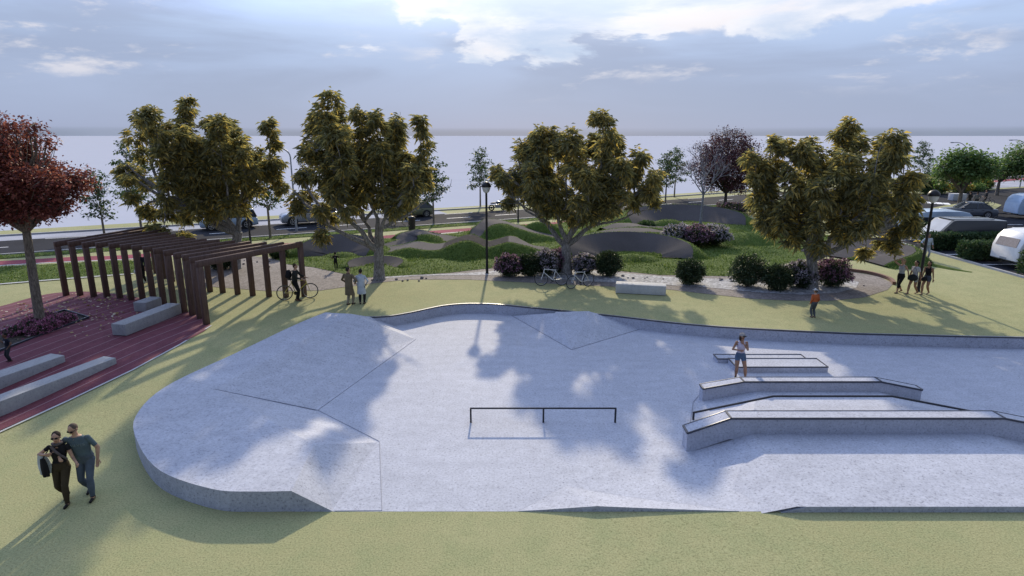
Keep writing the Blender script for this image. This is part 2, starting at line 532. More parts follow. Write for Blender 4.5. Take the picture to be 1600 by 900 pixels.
class MB:
    def __init__(s):
        s.v, s.f, s.mi = [], [], []

    def add(s, vs_, fs, mi=0):
        b = len(s.v)
        s.v += [tuple(p) for p in vs_]
        s.f += [tuple(b + i for i in f) for f in fs]
        s.mi += [mi] * len(fs)

    def box(s, c, d, rz=0.0, mi=0, taper=1.0, m=None):
        hx, hy, hz_ = d[0] / 2, d[1] / 2, d[2] / 2
        rot = m if m is not None else Matrix.Rotation(rz, 3, 'Z')
        p = []
        for z, t in ((-hz_, 1.0), (hz_, taper)):
            for x, y in ((-hx, -hy), (hx, -hy), (hx, hy), (-hx, hy)):
                p.append(Vector(c) + rot @ Vector((x * t, y * t, z)))
        s.add(p, [(3, 2, 1, 0), (4, 5, 6, 7), (0, 1, 5, 4), (1, 2, 6, 5), (2, 3, 7, 6), (3, 0, 4, 7)], mi)

    def beam(s, a, b, w, h, mi=0):
        """a rectangular bar from a to b: w across, h upright"""
        a, b = Vector(a), Vector(b)
        d = (b - a)
        L = d.length
        d.normalize()
        side = d.cross(Vector((0, 0, 1)))
        side = side.normalized() if side.length > 1e-3 else Vector((1, 0, 0))
        up = side.cross(d).normalized()
        m = Matrix((side, d, up)).transposed()
        s.box((a + b) / 2, (w, L, h), m=m, mi=mi)

    def tube(s, pts, r, n=8, mi=0, cap=True):
        pts = [Vector(p) for p in pts]
        rs = r if isinstance(r, (list, tuple)) else [r] * len(pts)
        a, b = frame_of(pts[1] - pts[0])
        vs_, fs = [], []
        for i, p in enumerate(pts):
            d = (pts[min(i + 1, len(pts) - 1)] - pts[max(i - 1, 0)]).normalized()
            a = (a - d * a.dot(d)).normalized()
            b = d.cross(a)
            for k in range(n):
                t = 2 * PI * k / n
                vs_.append(p + (a * math.cos(t) + b * math.sin(t)) * rs[i])
        for i in range(len(pts) - 1):
            for k in range(n):
                k2 = (k + 1) % n
                fs.append((i * n + k, i * n + k2, (i + 1) * n + k2, (i + 1) * n + k))
        if cap:
            fs.append(tuple(range(n - 1, -1, -1)))
            fs.append(tuple((len(pts) - 1) * n + k for k in range(n)))
        s.add(vs_, fs, mi)

    def lathe(s, prof, c=(0, 0, 0), n=20, mi=0, axis='Z'):
        vs_, fs = [], []
        for r, z in prof:
            for k in range(n):
                t = 2 * PI * k / n
                p = (r * math.cos(t), r * math.sin(t), z)
                if axis == 'Y':
                    p = (p[0], p[2], p[1])
                elif axis == 'X':
                    p = (p[2], p[0], p[1])
                vs_.append((p[0] + c[0], p[1] + c[1], p[2] + c[2]))
        for i in range(len(prof) - 1):
            for k in range(n):
                k2 = (k + 1) % n
                fs.append((i * n + k, i * n + k2, (i + 1) * n + k2, (i + 1) * n + k))
        fs.append(tuple(range(n - 1, -1, -1)))
        fs.append(tuple((len(prof) - 1) * n + k for k in range(n)))
        s.add(vs_, fs, mi)

    def ell(s, c, r, nu=14, nv=9, mi=0, m=None, fn=None):
        vs_, fs = [], []
        for j in range(nv + 1):
            ph = -PI / 2 + PI * j / nv
            for k in range(nu):
                t = 2 * PI * k / nu
                p = Vector((math.cos(ph) * math.cos(t) * r[0], math.cos(ph) * math.sin(t) * r[1], math.sin(ph) * r[2]))
                if fn:
                    p = fn(p)
                if m is not None:
                    p = m @ p
                vs_.append(Vector(c) + p)
        for j in range(nv):
            for k in range(nu):
                k2 = (k + 1) % nu
                fs.append((j * nu + k, j * nu + k2, (j + 1) * nu + k2, (j + 1) * nu + k))
        s.add(vs_, fs, mi)

    def loft(s, rings, mi=0, close=True):
        n = len(rings[0])
        vs_ = [p for r in rings for p in r]
        fs = []
        for i in range(len(rings) - 1):
            for k in range(n):
                k2 = (k + 1) % n
                fs.append((i * n + k, i * n + k2, (i + 1) * n + k2, (i + 1) * n + k))
        if close:
            fs.append(tuple(range(n - 1, -1, -1)))
            fs.append(tuple((len(rings) - 1) * n + k for k in range(n)))
        s.add(vs_, fs, mi)

    def build(s, name, mats, parent=None, smooth=None, bevel=0.0, loc=(0, 0, 0), rz=0.0, seg=2):
        me = bpy.data.meshes.new(name)
        me.from_pydata(s.v, [], s.f)
        me.polygons.foreach_set('material_index', s.mi)
        bm = bmesh.new()
        bm.from_mesh(me)
        bmesh.ops.remove_doubles(bm, verts=bm.verts, dist=1e-5)
        bmesh.ops.recalc_face_normals(bm, faces=bm.faces)
        if bevel:
            ed = [e for e in bm.edges if len(e.link_faces) == 2 and e.calc_face_angle(0) > R(30)]
            bmesh.ops.bevel(bm, geom=ed, offset=bevel, segments=seg, affect='EDGES', profile=0.6, clamp_overlap=True)
        bm.to_mesh(me)
        bm.free()
        if smooth or bevel:
            me.polygons.foreach_set('use_smooth', [True] * len(me.polygons))
            me.set_sharp_from_angle(angle=R(smooth if smooth else 50))
        return link(name, me, mats, parent, loc, rz)


def spline(pts, n=8, closed=False):
    P = [Vector(p) for p in pts]
    out = []
    m = len(P)
    for i in range(m if closed else m - 1):
        p0 = P[(i - 1) % m] if closed or i > 0 else P[0] * 2 - P[1]
        p1, p2 = P[i], P[(i + 1) % m]
        p3 = P[(i + 2) % m] if closed or i + 2 < m else P[-1] * 2 - P[-2]
        for k in range(n):
            t = k / n
            out.append(0.5 * ((2 * p1) + (p2 - p0) * t + (2 * p0 - 5 * p1 + 4 * p2 - p3) * t * t + (3 * p1 - p0 - 3 * p2 + p3) * t ** 3))
    if not closed:
        out.append(P[-1])
    return out


def ss(a, b, t):
    t = min(1.0, max(0.0, (t - a) / (b - a)))
    return t * t * (3 - 2 * t)


def front_rise(x):
    return 0.42 * ss(1.0, 6.0, x)


def g(x, y):
    """height of the ground"""
    return max(0.45 * ss(14.5, 23.5, y), front_rise(x) * (1 - ss(11.6, 15.5, y)))


def inside(p, poly):
    x, y = p[0], p[1]
    r = False
    j = len(poly) - 1
    for i in range(len(poly)):
        xi, yi = poly[i][0], poly[i][1]
        xj, yj = poly[j][0], poly[j][1]
        if (yi > y) != (yj > y) and x < (xj - xi) * (y - yi) / (yj - yi) + xi:
            r = not r
        j = i
    return r


def sheet(name, poly, mat, zoff=0.0, step=1.0, holes=(), zf=None, skirt=0.0, kind='structure'):
    """a draped sheet over polygon poly (with holes), following the ground"""
    zf = zf or (lambda x, y: g(x, y) + zoff)
    vs_, ed = [], []

    def ring(p):
        b = len(vs_)
        vs_.extend(Vector((q[0], q[1])) for q in p)
        ed.extend((b + i, b + (i + 1) % len(p)) for i in range(len(p)))
    ring(poly)
    for h in holes:
        ring(h)
    xs = [p[0] for p in poly]
    ys = [p[1] for p in poly]
    if step:
        nx = int((max(xs) - min(xs)) / step) + 1
        ny = int((max(ys) - min(ys)) / step) + 1
        for i in range(nx):
            for j in range(ny):
                q = (min(xs) + (i + 0.31 + 0.3 * (j % 2)) * step, min(ys) + (j + 0.37) * step)
                if inside(q, poly) and not any(inside(q, h) for h in holes):
                    vs_.append(Vector(q))
    v2, _, f2, *_ = delaunay_2d_cdt(vs_, ed, [], 0, 1e-4)
    fs = []
    for f in f2:
        c = sum((v2[i] for i in f), Vector((0, 0))) / len(f)
        if inside(c, poly) and not any(inside(c, h) for h in holes):
            fs.append(tuple(f))
    v3 = [(p.x, p.y, zf(p.x, p.y)) for p in v2]
    me = bpy.data.meshes.new(name)
    me.from_pydata(v3, [], fs)
    bm = bmesh.new()
    bm.from_mesh(me)
    bmesh.ops.delete(bm, geom=[v for v in bm.verts if not v.link_faces], context='VERTS')
    for f in bm.faces:
        f.normal_update()
        if f.normal.z < 0:
            f.normal_flip()
    if skirt:
        be = [e for e in bm.edges if len(e.link_faces) == 1]
        r_ = bmesh.ops.extrude_edge_only(bm, edges=be)
        for v in [x for x in r_['geom'] if isinstance(x, bmesh.types.BMVert)]:
            v.co.z -= skirt
        bmesh.ops.recalc_face_normals(bm, faces=bm.faces)
    bm.to_mesh(me)
    bm.free()
    me.polygons.foreach_set('use_smooth', [True] * len(me.polygons))
    me.set_sharp_from_angle(angle=R(35))
    o = link(name, me, mat)
    if kind:
        tag(o, kind=kind)
    return o


def strip(pts, w0, w1=None):
    """polygon of a band round a polyline, from offset w0 to w1 (left of travel is positive)"""
    w1 = -w0 if w1 is None else w1
    P = [Vector((p[0], p[1])) for p in pts]
    A, B = [], []
    for i, p in enumerate(P):
        d = (P[min(i + 1, len(P) - 1)] - P[max(i - 1, 0)]).normalized()
        n = Vector((-d.y, d.x))
        A.append(p + n * w0)
        B.append(p + n * w1)
    return A + B[::-1]


def dashes(mb, pts, off, w, on, gap, z, start=0.0):
    P = [Vector((p[0], p[1])) for p in pts]
    s_ = 0.0
    seg = []
    for a, b in zip(P, P[1:]):
        seg.append((s_, a, b))
        s_ += (b - a).length

    def at_(t):
        for s0, a, b in seg:
            L = (b - a).length
            if t <= s0 + L + 1e-6:
                d = (b - a) / L
                return a + d * (t - s0), d
        a, b = P[-2], P[-1]
        return b, (b - a).normalized()
    t = start
    while t < s_ - 0.2:
        e = min(t + on, s_)
        k = max(1, int((e - t) / 2.0))
        ring = [at_(t + (e - t) * i / k) for i in range(k + 1)]
        L_, R_ = [], []
        for p, d in ring:
            n = Vector((-d.y, d.x))
            for arr, o_ in ((L_, off + w / 2), (R_, off - w / 2)):
                q = p + n * o_
                arr.append((q.x, q.y, g(q.x, q.y) + z))
        n_ = len(L_)
        mb.add(L_ + R_, [(n_ + i, n_ + i + 1, i + 1, i) for i in range(n_ - 1)])
        t = e + gap
        if gap <= 0:
            break

# ------------------------------------------------------------------ setting: ground, sea, roads, lawns
FT = 0.6757                           # the front edge of the skate park keeps one line as the ground rises to the right


def front_y(x):
    return (8 - front_rise(x)) / FT


rim = spline([(-4.8, 11.85), (-5.6, 11.83), (-6.56, 11.93), (-8.12, 12.69), (-9.45, 14.06), (-10.36, 15.51), (-10.66, 17.5), (-9.98, 20.0),
              (-9.0, 22.6), (-7.9, 24.95)], 5)
back = spline([(-7.9, 24.95), (-7.2, 25.3), (-6.1, 25.2), (-5.3, 25.35), (-4.48, 25.9), (-2.94, 27.12), (-1.19, 27.34), (0.87, 26.69), (4.16, 25.47), (7.87, 23.99), (12.65, 23.07),
               (16.23, 22.75), (19.79, 22.51), (30, 22.0), (42, 21.6)], 6)
front = [(-4.8 + 0.01 + 46.8 * i / 78, front_y(-4.8 + 46.8 * i / 78)) for i in range(79)]
rim2 = [(p.x, p.y) for p in rim]
back2 = [(p.x, p.y) for p in back[1:]]
outline = front + back2[::-1] + rim2[::-1][:-1]

shore = [(-400, -140), (-150, -12), (-90, 23), (-41.6, 49.6), (-28.4, 57.0), (-6.7, 66.2), (21, 81.5), (38.6, 92.4), (52.9, 101.8), (78.3, 118.8), (123, 149.8), (420, 350)]
gpoly = [(-400, -140), (-60, -90), (60, -90), (420, -140)] + shore[::-1][:-1]
ground = sheet('ground', gpoly, 'turf', 0.0, 0, [outline])
# fine triangulation only where the ground is not level
bpy.data.objects.remove(ground)
near = [(-45, 8), (-45, 36), (45, 36), (45, 8)]
near = [(-45 + 90 * i / 30, 8.0) for i in range(31)] + [(45, 36)] + [(-45, 36)]
ground = sheet('ground', gpoly, 'turf', 0.0, 0, [near])
sheet('ground', near, 'turf', 0.0, 0.9, [outline])
me = bpy.data.meshes.new('sea')
me.from_pydata([(-9000, -600, -1.2), (9000, -600, -1.2), (9000, 9000, -1.2), (-9000, 9000, -1.2)], [], [(0, 1, 2, 3)])
tag(link('sea', me, 'water'), kind='structure')
# low stone bank along the water
mb = MB()
sp = [Vector((p[0], p[1], 0)) for p in shore]
L_ = [(p.x, p.y, 0.44) for p in sp]
B_ = [(p.x - 0.5, p.y + 1.0, -1.6) for p in sp]
n = len(L_)
mb.add(L_ + B_, [(i, i + 1, n + i + 1, n + i) for i in range(n - 1)])
tag(mb.build('shore_bank', 'kerb'), kind='structure')

CL = spline([(-90, 12.5), (-35.2, 41.8), (0, 60.1), (20.3, 70.9), (38.2, 81.5), (57.9, 93.4), (90, 114), (150, 156)], 6)
CL2 = [(p.x, p.y) for p in CL]
sheet('road', strip(CL2, 3.5, -3.3), 'asphalt', 0.008, 0)
mb = MB()
dashes(mb, CL2, 0.1, 0.17, 2.4, 2.6, 0.018)
dashes(mb, CL2, -3.0, 0.14, 500, 0, 0.018)
dashes(mb, CL2, 3.2, 0.14, 3.0, 3.4, 0.018)
tag(mb.build('road_markings', 'white_line'), kind='structure')
pk = [p for p in CL2 if -75 < p[0] < -4]
sheet('parking_strip', strip(pk, 6.1, 3.52), 'asphalt_pale', 0.010, 0)
mb = MB()
pk2 = [p for p in CL2 if p[0] < 45]
kp = strip(pk2, 6.35, 6.12)
n = len(kp) // 2
for i in range(n - 1):
    q = [kp[i], kp[i + 1], kp[-2 - i], kp[-1 - i]]
    mb.add([(x, y, 0.40) for x, y in q] + [(x, y, 0.58) for x, y in q], [(4, 5, 6, 7), (0, 1, 5, 4), (2, 3, 7, 6)])
tag(mb.build('kerb', 'kerb'), kind='structure')
mb = MB()
kp = strip([p for p in CL2 if p[0] < 30], -3.32, -3.5)
n = len(kp) // 2
for i in range(n - 1):
    q = [kp[i], kp[i + 1], kp[-2 - i], kp[-1 - i]]
    mb.add([(x, y, 0.40) for x, y in q] + [(x, y, 0.55) for x, y in q], [(4, 5, 6, 7), (0, 1, 5, 4), (2, 3, 7, 6)])
tag(mb.build('kerb', 'kerb'), kind='structure')
vp = [p for p in CL2 if -80 < p[0] < 30]
grass_sheets = []
grass_sheets.append(sheet('verge_grass', strip(vp, -3.55, -5.0), 'grass', 0.035, 0))
bp = spline([(-70, 20.6), (-31.2, 36.5), (-24.6, 38.5), (-10.3, 45.9), (-5.5, 49.2), (6, 55.0), (23.4, 66.5), (27.5, 69.3)], 5)
bp2 = [(p.x, p.y) for p in bp]
sheet('bike_path', strip(bp2, 0.75, -0.75), 'bike_red', 0.012, 0)
mb = MB()
dashes(mb, bp2, -0.9, 0.12, 500, 0, 0.016)
tag(mb.build('bike_path_line', 'white_line'), kind='structure')
# lawn west of the pergola
lw = [(-60, 22.5), (-31.2, 35.0), (-24.4, 37.2), (-21.5, 37.0), (-20.6, 35.2), (-21.4, 33.6), (-24.5, 32.2), (-29.0, 30.0), (-40, 24), (-60, 14)]
grass_sheets.append(sheet('lawn', lw, 'grass', 0.03, 0))
mb = MB()
dashes(mb, [(-40, 23.8), (-29.0, 29.85), (-24.5, 32.05), (-21.2, 33.5)], 0, 0.22, 500, 0, 0.045)
tag(mb.build('kerb_line', 'white_stone'), kind='structure')

# lawn of the pump track
lawn = [(-14.95, 37.96), (-13.66, 36.18), (-11.68, 35.26), (-9.3, 33.39), (-7.86, 32.59), (-5.34, 33.22), (-3.61, 33.71), (-1.78, 34.73), (0, 35.44), (3.07, 36), (5.88, 34.39), (8.19, 33.22),
        (11.82, 32.91), (12.93, 33.06), (16.29, 36.18), (18.66, 37.96), (20.22, 38.81), (22.47, 41.57), (24.46, 43.63), (24.84, 47.12), (23.25, 47.76), (23.04, 49.76), (22.33, 51.19), (21.97, 55.13), (22.66, 60.21), (21.73, 65.08),
        (13.82, 66.27), (8.05, 59.22), (3.32, 52.7), (-1.66, 52.7), (-3.14, 49.76), (-5.03, 47.76), (-7.75, 45.9), (-9.63, 45.61), (-11.48, 45.31), (-13.68, 43.1), (-15.11, 41.33), (-15.89, 39.92)]
# a low roll to the lawn


def lawn_z(x, y):
    d = 1e9
    n_ = len(lawn)
    for i in range(n_):
        a, b = Vector(lawn[i]), Vector(lawn[(i + 1) % n_])
        t = max(0, min(1, (Vector((x, y)) - a).dot(b - a) / max((b - a).length_squared, 1e-6)))
        d = min(d, (Vector((x, y)) - (a + (b - a) * t)).length)
    return 0.475 + ss(0, 2.2, d) * (0.02 + 0.07 * (0.5 + noise.noise(Vector((x * 0.28, y * 0.28, 0)))) + 0.03 * noise.noise(Vector((x * 1.1, y * 1.1, 3))))


grass_sheets.append(sheet('lawn', lawn, 'grass', 0.03, 0.8, zf=lawn_z))

# gravel walk and pebble bed
gravel = [(-16.25, 30.83), (-15.59, 30.55), (-12.14, 29.62), (-9.56, 29.75), (-8.61, 30.42), (-6.78, 31.54), (-5.62, 32.13), (-2.31, 32.13), (1.68, 31.25), (4.46, 30.69), (7.76, 30.01), (9.43, 29.11), (11.42, 28.14), (13.15, 27.79),
          (15.04, 27.79), (16.88, 28.38), (18.9, 29.88), (20.02, 31.25), (20.18, 32.91), (19.21, 34.21), (18.28, 34.91), (16.6, 36.18), (12.93, 33.55), (8.26, 33.55), (3.77, 35.26), (0, 35.63), (-1.79, 34.91),
          (-3.64, 34.05), (-5.72, 33.39), (-7.94, 32.91), (-9.38, 33.71), (-11.79, 35.63), (-13.8, 36.57), (-15.51, 38.38), (-17.33, 38.81), (-18.39, 37.55), (-17.64, 34.21)]
sheet('gravel_walk', gravel, 'gravel', 0.012, 0)
pebble = [(-7.28, 32.29), (-5.47, 32.91), (-3.55, 33.14), (-1.42, 33.22), (1.74, 32.44), (4.74, 31.54), (7.96, 30.83), (9.82, 30.42), (12.04, 29.36), (14.03, 28.86), (16.09, 29.24), (17.54, 30.28), (18.37, 31.54),
          (18.01, 32.29), (15.24, 32.29), (12.07, 32.13), (9.09, 32.59), (6.47, 33.55), (5.12, 34.21), (2.56, 34.21), (-0.37, 34.56), (-2.53, 33.71), (-5.34, 33.22), (-7.02, 32.75)]
sheet('pebble_bed', pebble, 'pebble', 0.022, 0)
rnd = random.Random(5)
mb = MB()
for px, py in [(3.72, 33.06, 0.45)[:2], (6.44, 32.44, 0.45)[:2], (11.04, 32.13, 0.45)[:2], (-16.29, 36.37, 0.45)[:2], (-6.29, 32.59, 0.45)[:2], (16.68, 31.69, 0.45)[:2]]:
    for k in range(9):
        r_ = rnd.uniform(0.04, 0.11)
        x, y = px + rnd.gauss(0, 1.2), py + rnd.gauss(0, 0.5)
        mb.ell((x, y, 0.47 + r_ * 0.3), (r_, r_ * rnd.uniform(0.7, 1.2), r_ * 0.6), 7, 4)
tag(mb.build('stones', 'gravel', smooth=60), 'scattered pale pebbles and stones around the shrubs', None, kind='stuff')
mb = MB()
edge = spline([(*(19.19, 34.39), 0.5), (*(19.92, 33.71), 0.5), (*(20.25, 32.91), 0.5), (*(20.25, 31.91), 0.5), (*(19.89, 30.97), 0.5)], 6)
for a, b in zip(edge, edge[1:]):
    mb.beam(a, b, 0.16, 0.22)
tag(mb.build('brick_edging', 'brick'), 'curved brown brick edging round the end of the gravel walk', 'edging')

# parking place and junction on the right
lot = [(28, -40), (28, 45.9), (29, 50), (31.5, 58), (35.0, 66), (37.5, 73.0), (39.5, 78.6), (52, 86.2), (54.4, 82.2), (66, 87.2), (88, 97.5), (150, 124), (150, -40)]
sheet('parking_lot', lot, 'asphalt', 0.006, 0)
isl = [(39.67, 60.71), (43.61, 64.5), (48.27, 68.14), (53.81, 71.84), (55.64, 71.48), (54.31, 68.14), (48.66, 62.28), (45.92, 62.82), (41.55, 60.21)]
sheet('traffic_island', isl, 'turf', 0.05, 0, skirt=0.1)
isl2 = [(55.23, 83.76), (63.26, 87.25), (68.24, 88.83), (74.29, 94.52), (74.15, 98.3), (68.18, 97.01), (62.26, 93.33)]
sheet('traffic_island', isl2, 'gravel', 0.06, 0, skirt=0.1)
sheet('plaza', [(66, 88.5), (88, 98.8), (150, 127), (150, 150), (88, 107.5), (70, 96)], 'asphalt_pale', 0.016, 0)
sheet('bike_path', strip([(60, 91.0), (69.3, 97.0), (88, 108.6), (150, 151)], 0.9, -0.9), 'bike_red', 0.028, 0)
mb = MB()
for k in range(8):
    t = k / 7
    a = Vector((45.88, 73.28, 0.45)) * (1 - t) + Vector((49.33, 69.77, 0.45)) * t
    mb.box((a.x, a.y, 0.464), (0.62, 2.1, 0.004), R(-28))
for k in range(6):
    t = k / 5
    a = Vector((35.13, 62.28, 0.45)) * (1 - t) + Vector((39.78, 60.21, 0.45)) * t
    mb.box((a.x, a.y, 0.464), (0.6, 2.0, 0.004), R(-38))
for k in range(16):
    a = Vector((40.69, 53.09, 0.45)) + Vector((0.55 * k, -0.62 * k, 0))
    mb.box((a.x, a.y, 0.464), (0.42, 0.16, 0.004), R(-48))
for y0 in (31.6, 36.1, 39.3, 44.9):
    mb.box((30.6, y0, 0.464), (5.0, 0.13, 0.004))
for k in range(5):
    mb.box((38.5 + 2.6 * k, 50.2, 0.464), (1.4, 0.14, 0.004))
    mb.box((38.5 + 2.6 * k, 53.0, 0.464), (1.4, 0.14, 0.004))
tag(mb.build('parking_markings', 'white_line'), kind='structure')
mb = MB()
mb.box((27.9, 6, 0.46), (0.16, 79.8, 0.2))
tag(mb.build('kerb', 'kerb'), kind='structure')
# low grassy step across the turf beside the car park
ge = spline([(*(24.26, 42.84), 0.47), (*(24.6, 42.07), 0.62), (*(24.9, 39.47), 0.66), (*(24.85, 36.95), 0.62), (*(25.35, 35), 0.55), (*(26.13, 33.96), 0.46)], 6)
mb = MB()
for i, p in enumerate(ge):
    pass
rr = []
for i, p in enumerate(ge):
    d = (ge[min(i + 1, len(ge) - 1)] - ge[max(i - 1, 0)]).normalized()
    nrm = Vector((-d.y, d.x, 0))
    rr.append([p - nrm * 0.22 + Vector((0, 0, 0.44 - p.z)), p - nrm * 0.08, p + nrm * 0.08, p + nrm * 0.26 + Vector((0, 0, 0.44 - p.z))])
mb.loft(rr, close=False)
gs = mb.build('grass_bank', 'grass', smooth=40)
tag(gs, kind='structure')

# pump track: asphalt ribbons on grass mounds


def ribbon(pts, hw=0.75, slope=1.15, n=8):
    """pts: (x, y, z, left bank, right bank)"""
    P = [Vector(p[:3]) for p in pts]
    S = spline(P, n)
    bl = spline([(p[3] if len(p) > 3 else 0, p[4] if len(p) > 4 else 0, p[5] if len(p) > 5 else hw) for p in pts], n)
    top, gl_, gr_ = [], [], []
    for i, c in enumerate(S):
        d = (S[min(i + 1, len(S) - 1)] - S[max(i - 1, 0)])
        d.z = 0
        d.normalize()
        nn = Vector((-d.y, d.x, 0))
        L, R_, w = max(0, bl[i].x), max(0, bl[i].y), bl[i].z
        row = []
        for k in range(9):
            t = 1 - k / 4
            zb = L * max(0, t) ** 1.6 + R_ * max(0, -t) ** 1.6
            row.append(c + nn * w * t + Vector((0, 0, zb)))
        top.append(row)
        for arr, e, s_ in ((gl_, row[0], 1), (gr_, row[-1], -1)):
            h = max(0.0, e.z - 0.46)
            jit = 0.10 * noise.noise(e * 1.7)
            e0 = e + Vector((0, 0, -0.012)) - nn * s_ * 0.02
            e1 = e0 + nn * s_ * 0.28 + Vector((0, 0, 0.02 - 0.05 * h + jit * 0.3))
            e2 = e0 + nn * s_ * (0.3 + h * slope * 0.55) + Vector((0, 0, -h * 0.45 + jit))
            e3 = e0 + nn * s_ * (0.5 + h * slope + 0.3) + Vector((0, 0, -h - 0.05))
            arr.append([e0, e1, e2, e3] if s_ > 0 else [e3, e2, e1, e0])
    m1 = MB()
    m1.loft(top, close=False)
    o = m1.build('pump_track', 'track', smooth=60)
    if sum(p.vector.z if hasattr(p, 'vector') else 0 for p in o.data.vertex_normals) < 0:
        o.data.flip_normals()
    tag(o, kind='structure')
    m2 = MB()
    m2.loft(gl_, close=False)
    m2.loft(gr_, close=False)
    o2 = m2.build('track_mound', 'grass', smooth=70)
    if sum(p.vector.z for p in o2.data.vertex_normals) < 0:
        o2.data.flip_normals()
    tag(o2, kind='structure')
    grass_sheets.append(o2)


# front run of rollers
ribbon([(*(-8.98, 40.3, 0.46), 0.1, 0), (-7.75, 40.2, 0.7), (-6.58, 40.1, 0.98), (-5.59, 40, 0.86), (-4.66, 40, 0.89), (-3.72, 40, 1.25), (-2.87, 40, 1.48), (-2.2, 40, 1.29), (-1.61, 40, 1.04), (-0.85, 40, 1.21), (-0.13, 40, 1.38), (0.68, 40, 1.16),
        (1.62, 40.2, 0.79), (2.5, 40.6, 0.58), (3.3, 41, 0.55)], 1.2)
# second run with the tall jump
ribbon([(-8.92, 43, 0.47), (-7.96, 43.3, 0.65), (-7.25, 43.8, 1.08), (-6.62, 44, 1.23), (-5.97, 44.3, 1.09), (-5.18, 44.6, 0.76), (-4.14, 44.6, 0.57), (-3.06, 44.6, 0.71), (-2.36, 44.8, 1.34), (-1.7, 45, 1.81),
        (-0.71, 45.4, 1.76), (0.29, 45.6, 1.42), (1.93, 45.8, 0.95), (3.4, 46, 0.63)], 1.3)
# left turn wall
arc = []
for k in range(9):
    a = R(205 - 29 * k)
    b_ = math.sin(PI * min(1, max(0, k / 8))) ** 0.7
    arc.append((-11.4 + 1.35 * math.cos(a), 38.9 + 1.05 * math.sin(a), 0.50, 1.05 * b_, 0, 1.0))
ribbon(arc, 1.0)
# small turn beside the second gold tree
arc = []
for k in range(7):
    a = R(215 - 42 * k)
    arc.append((-8.1 + 1.15 * math.cos(a), 35.6 + 0.75 * math.sin(a), 0.53, 0.33 * math.sin(PI * k / 6) ** 0.7, 0, 0.5))
ribbon(arc, 0.5)
# big turn wall in the middle
arc = []
for k in range(11):
    a = R(198 - 21.6 * k)
    b_ = math.sin(PI * k / 10) ** 0.55
    arc.append((7.55 + 2.95 * math.cos(a), 38.3 + 2.0 * math.sin(a), 0.56 + 0.1 * b_, 1.0 * b_, 0, 0.95))
ribbon(arc, 0.95)
# return lane behind it with low bumps
ribbon([(4.14, 43.5, 0.52), (5.75, 43.6, 0.97), (7.47, 43.8, 1.26), (9.3, 44.2, 1.34), (10.99, 45, 1.17)], 1.2)
ribbon([(7.42, 47, 0.92), (8.56, 47.4, 1.21), (9.57, 48, 1.17), (10.95, 48.5, 1), (12.6, 50, 0.84)], 1.1)
# far turn wall
arc = []
for k in range(11):
    a = R(200 - 22 * k)
    b_ = math.sin(PI * k / 10) ** 0.5
    arc.append((15.2 + 3.9 * math.cos(a), 53.4 + 2.6 * math.sin(a), 0.52, 1.25 * b_, 0, 1.2))
ribbon(arc, 1.2)
# right run of rollers down to the end turn
ribbon([(17.53, 52.5, 0.48), (18.23, 51, 0.48), (18.83, 50, 0.49), (19.7, 49.5, 0.33), (20.04, 48.5, 0.33), (20.18, 47, 0.32), (19.56, 44, 0.25), (19.25, 41.6, 0.22), (19.45, 39.6, 0.3)], 1.2)
arc = []
for k in range(9):
    a = R(150 - 30 * k)
    b_ = math.sin(PI * k / 8) ** 0.6
    arc.append((21.7 + 1.9 * math.cos(a), 38.2 + 1.3 * math.sin(a), 0.54, 0.75 * b_, 0, 1.5))
ribbon(arc, 1.5, 0.35)
ribbon([(-9.37, 39, 0.45), (-8.94, 39.7, 0.45), (-8.44, 40.6, 0.5), (-7.88, 41.8, 0.63), (-7.2, 42.6, 0.77)], 1.2)
ribbon([(11.73, 36.6, 0.16), (11.01, 37.6, 0.36), (10.65, 38.2, 0.49)], 0.9)
# a grass roll inside the big turn and tufts between the lanes
for cx, cy, rx, ry, h in ((7.6, 37.4, 2.0, 1.3, 0.42), (12.6, 42.6, 2.4, 1.4, 0.35), (17.2, 44.0, 2.8, 2.2, 0.75), (12.6, 49.5, 3.0, 1.6, 0.9), (-10.8, 38.6, 1.4, 0.9, 0.30), (2.2, 46.8, 2.4, 1.2, 1.15), (7.8, 47.2, 1.6, 1.5, 0.5)):
    mb = MB()
    rows = []
    for j in range(9):
        t = j / 8
        row = []
        for k in range(24):
            a = 2 * PI * k / 24
            x, y = cx + rx * t * math.cos(a), cy + ry * t * math.sin(a)
            row.append((x, y, 0.44 + h * (1 - t * t) ** 1.3 + 0.10 * noise.noise(Vector((x, y, 0)) * 1.2) * (1 - t)))
        rows.append(row)
    mb.loft(rows[::-1], close=False)
    o = mb.build('track_mound', 'grass', smooth=70)
    if sum(p.vector.z for p in o.data.vertex_normals) < 0:
        o.data.flip_normals()
    tag(o, kind='structure')
    grass_sheets.append(o)


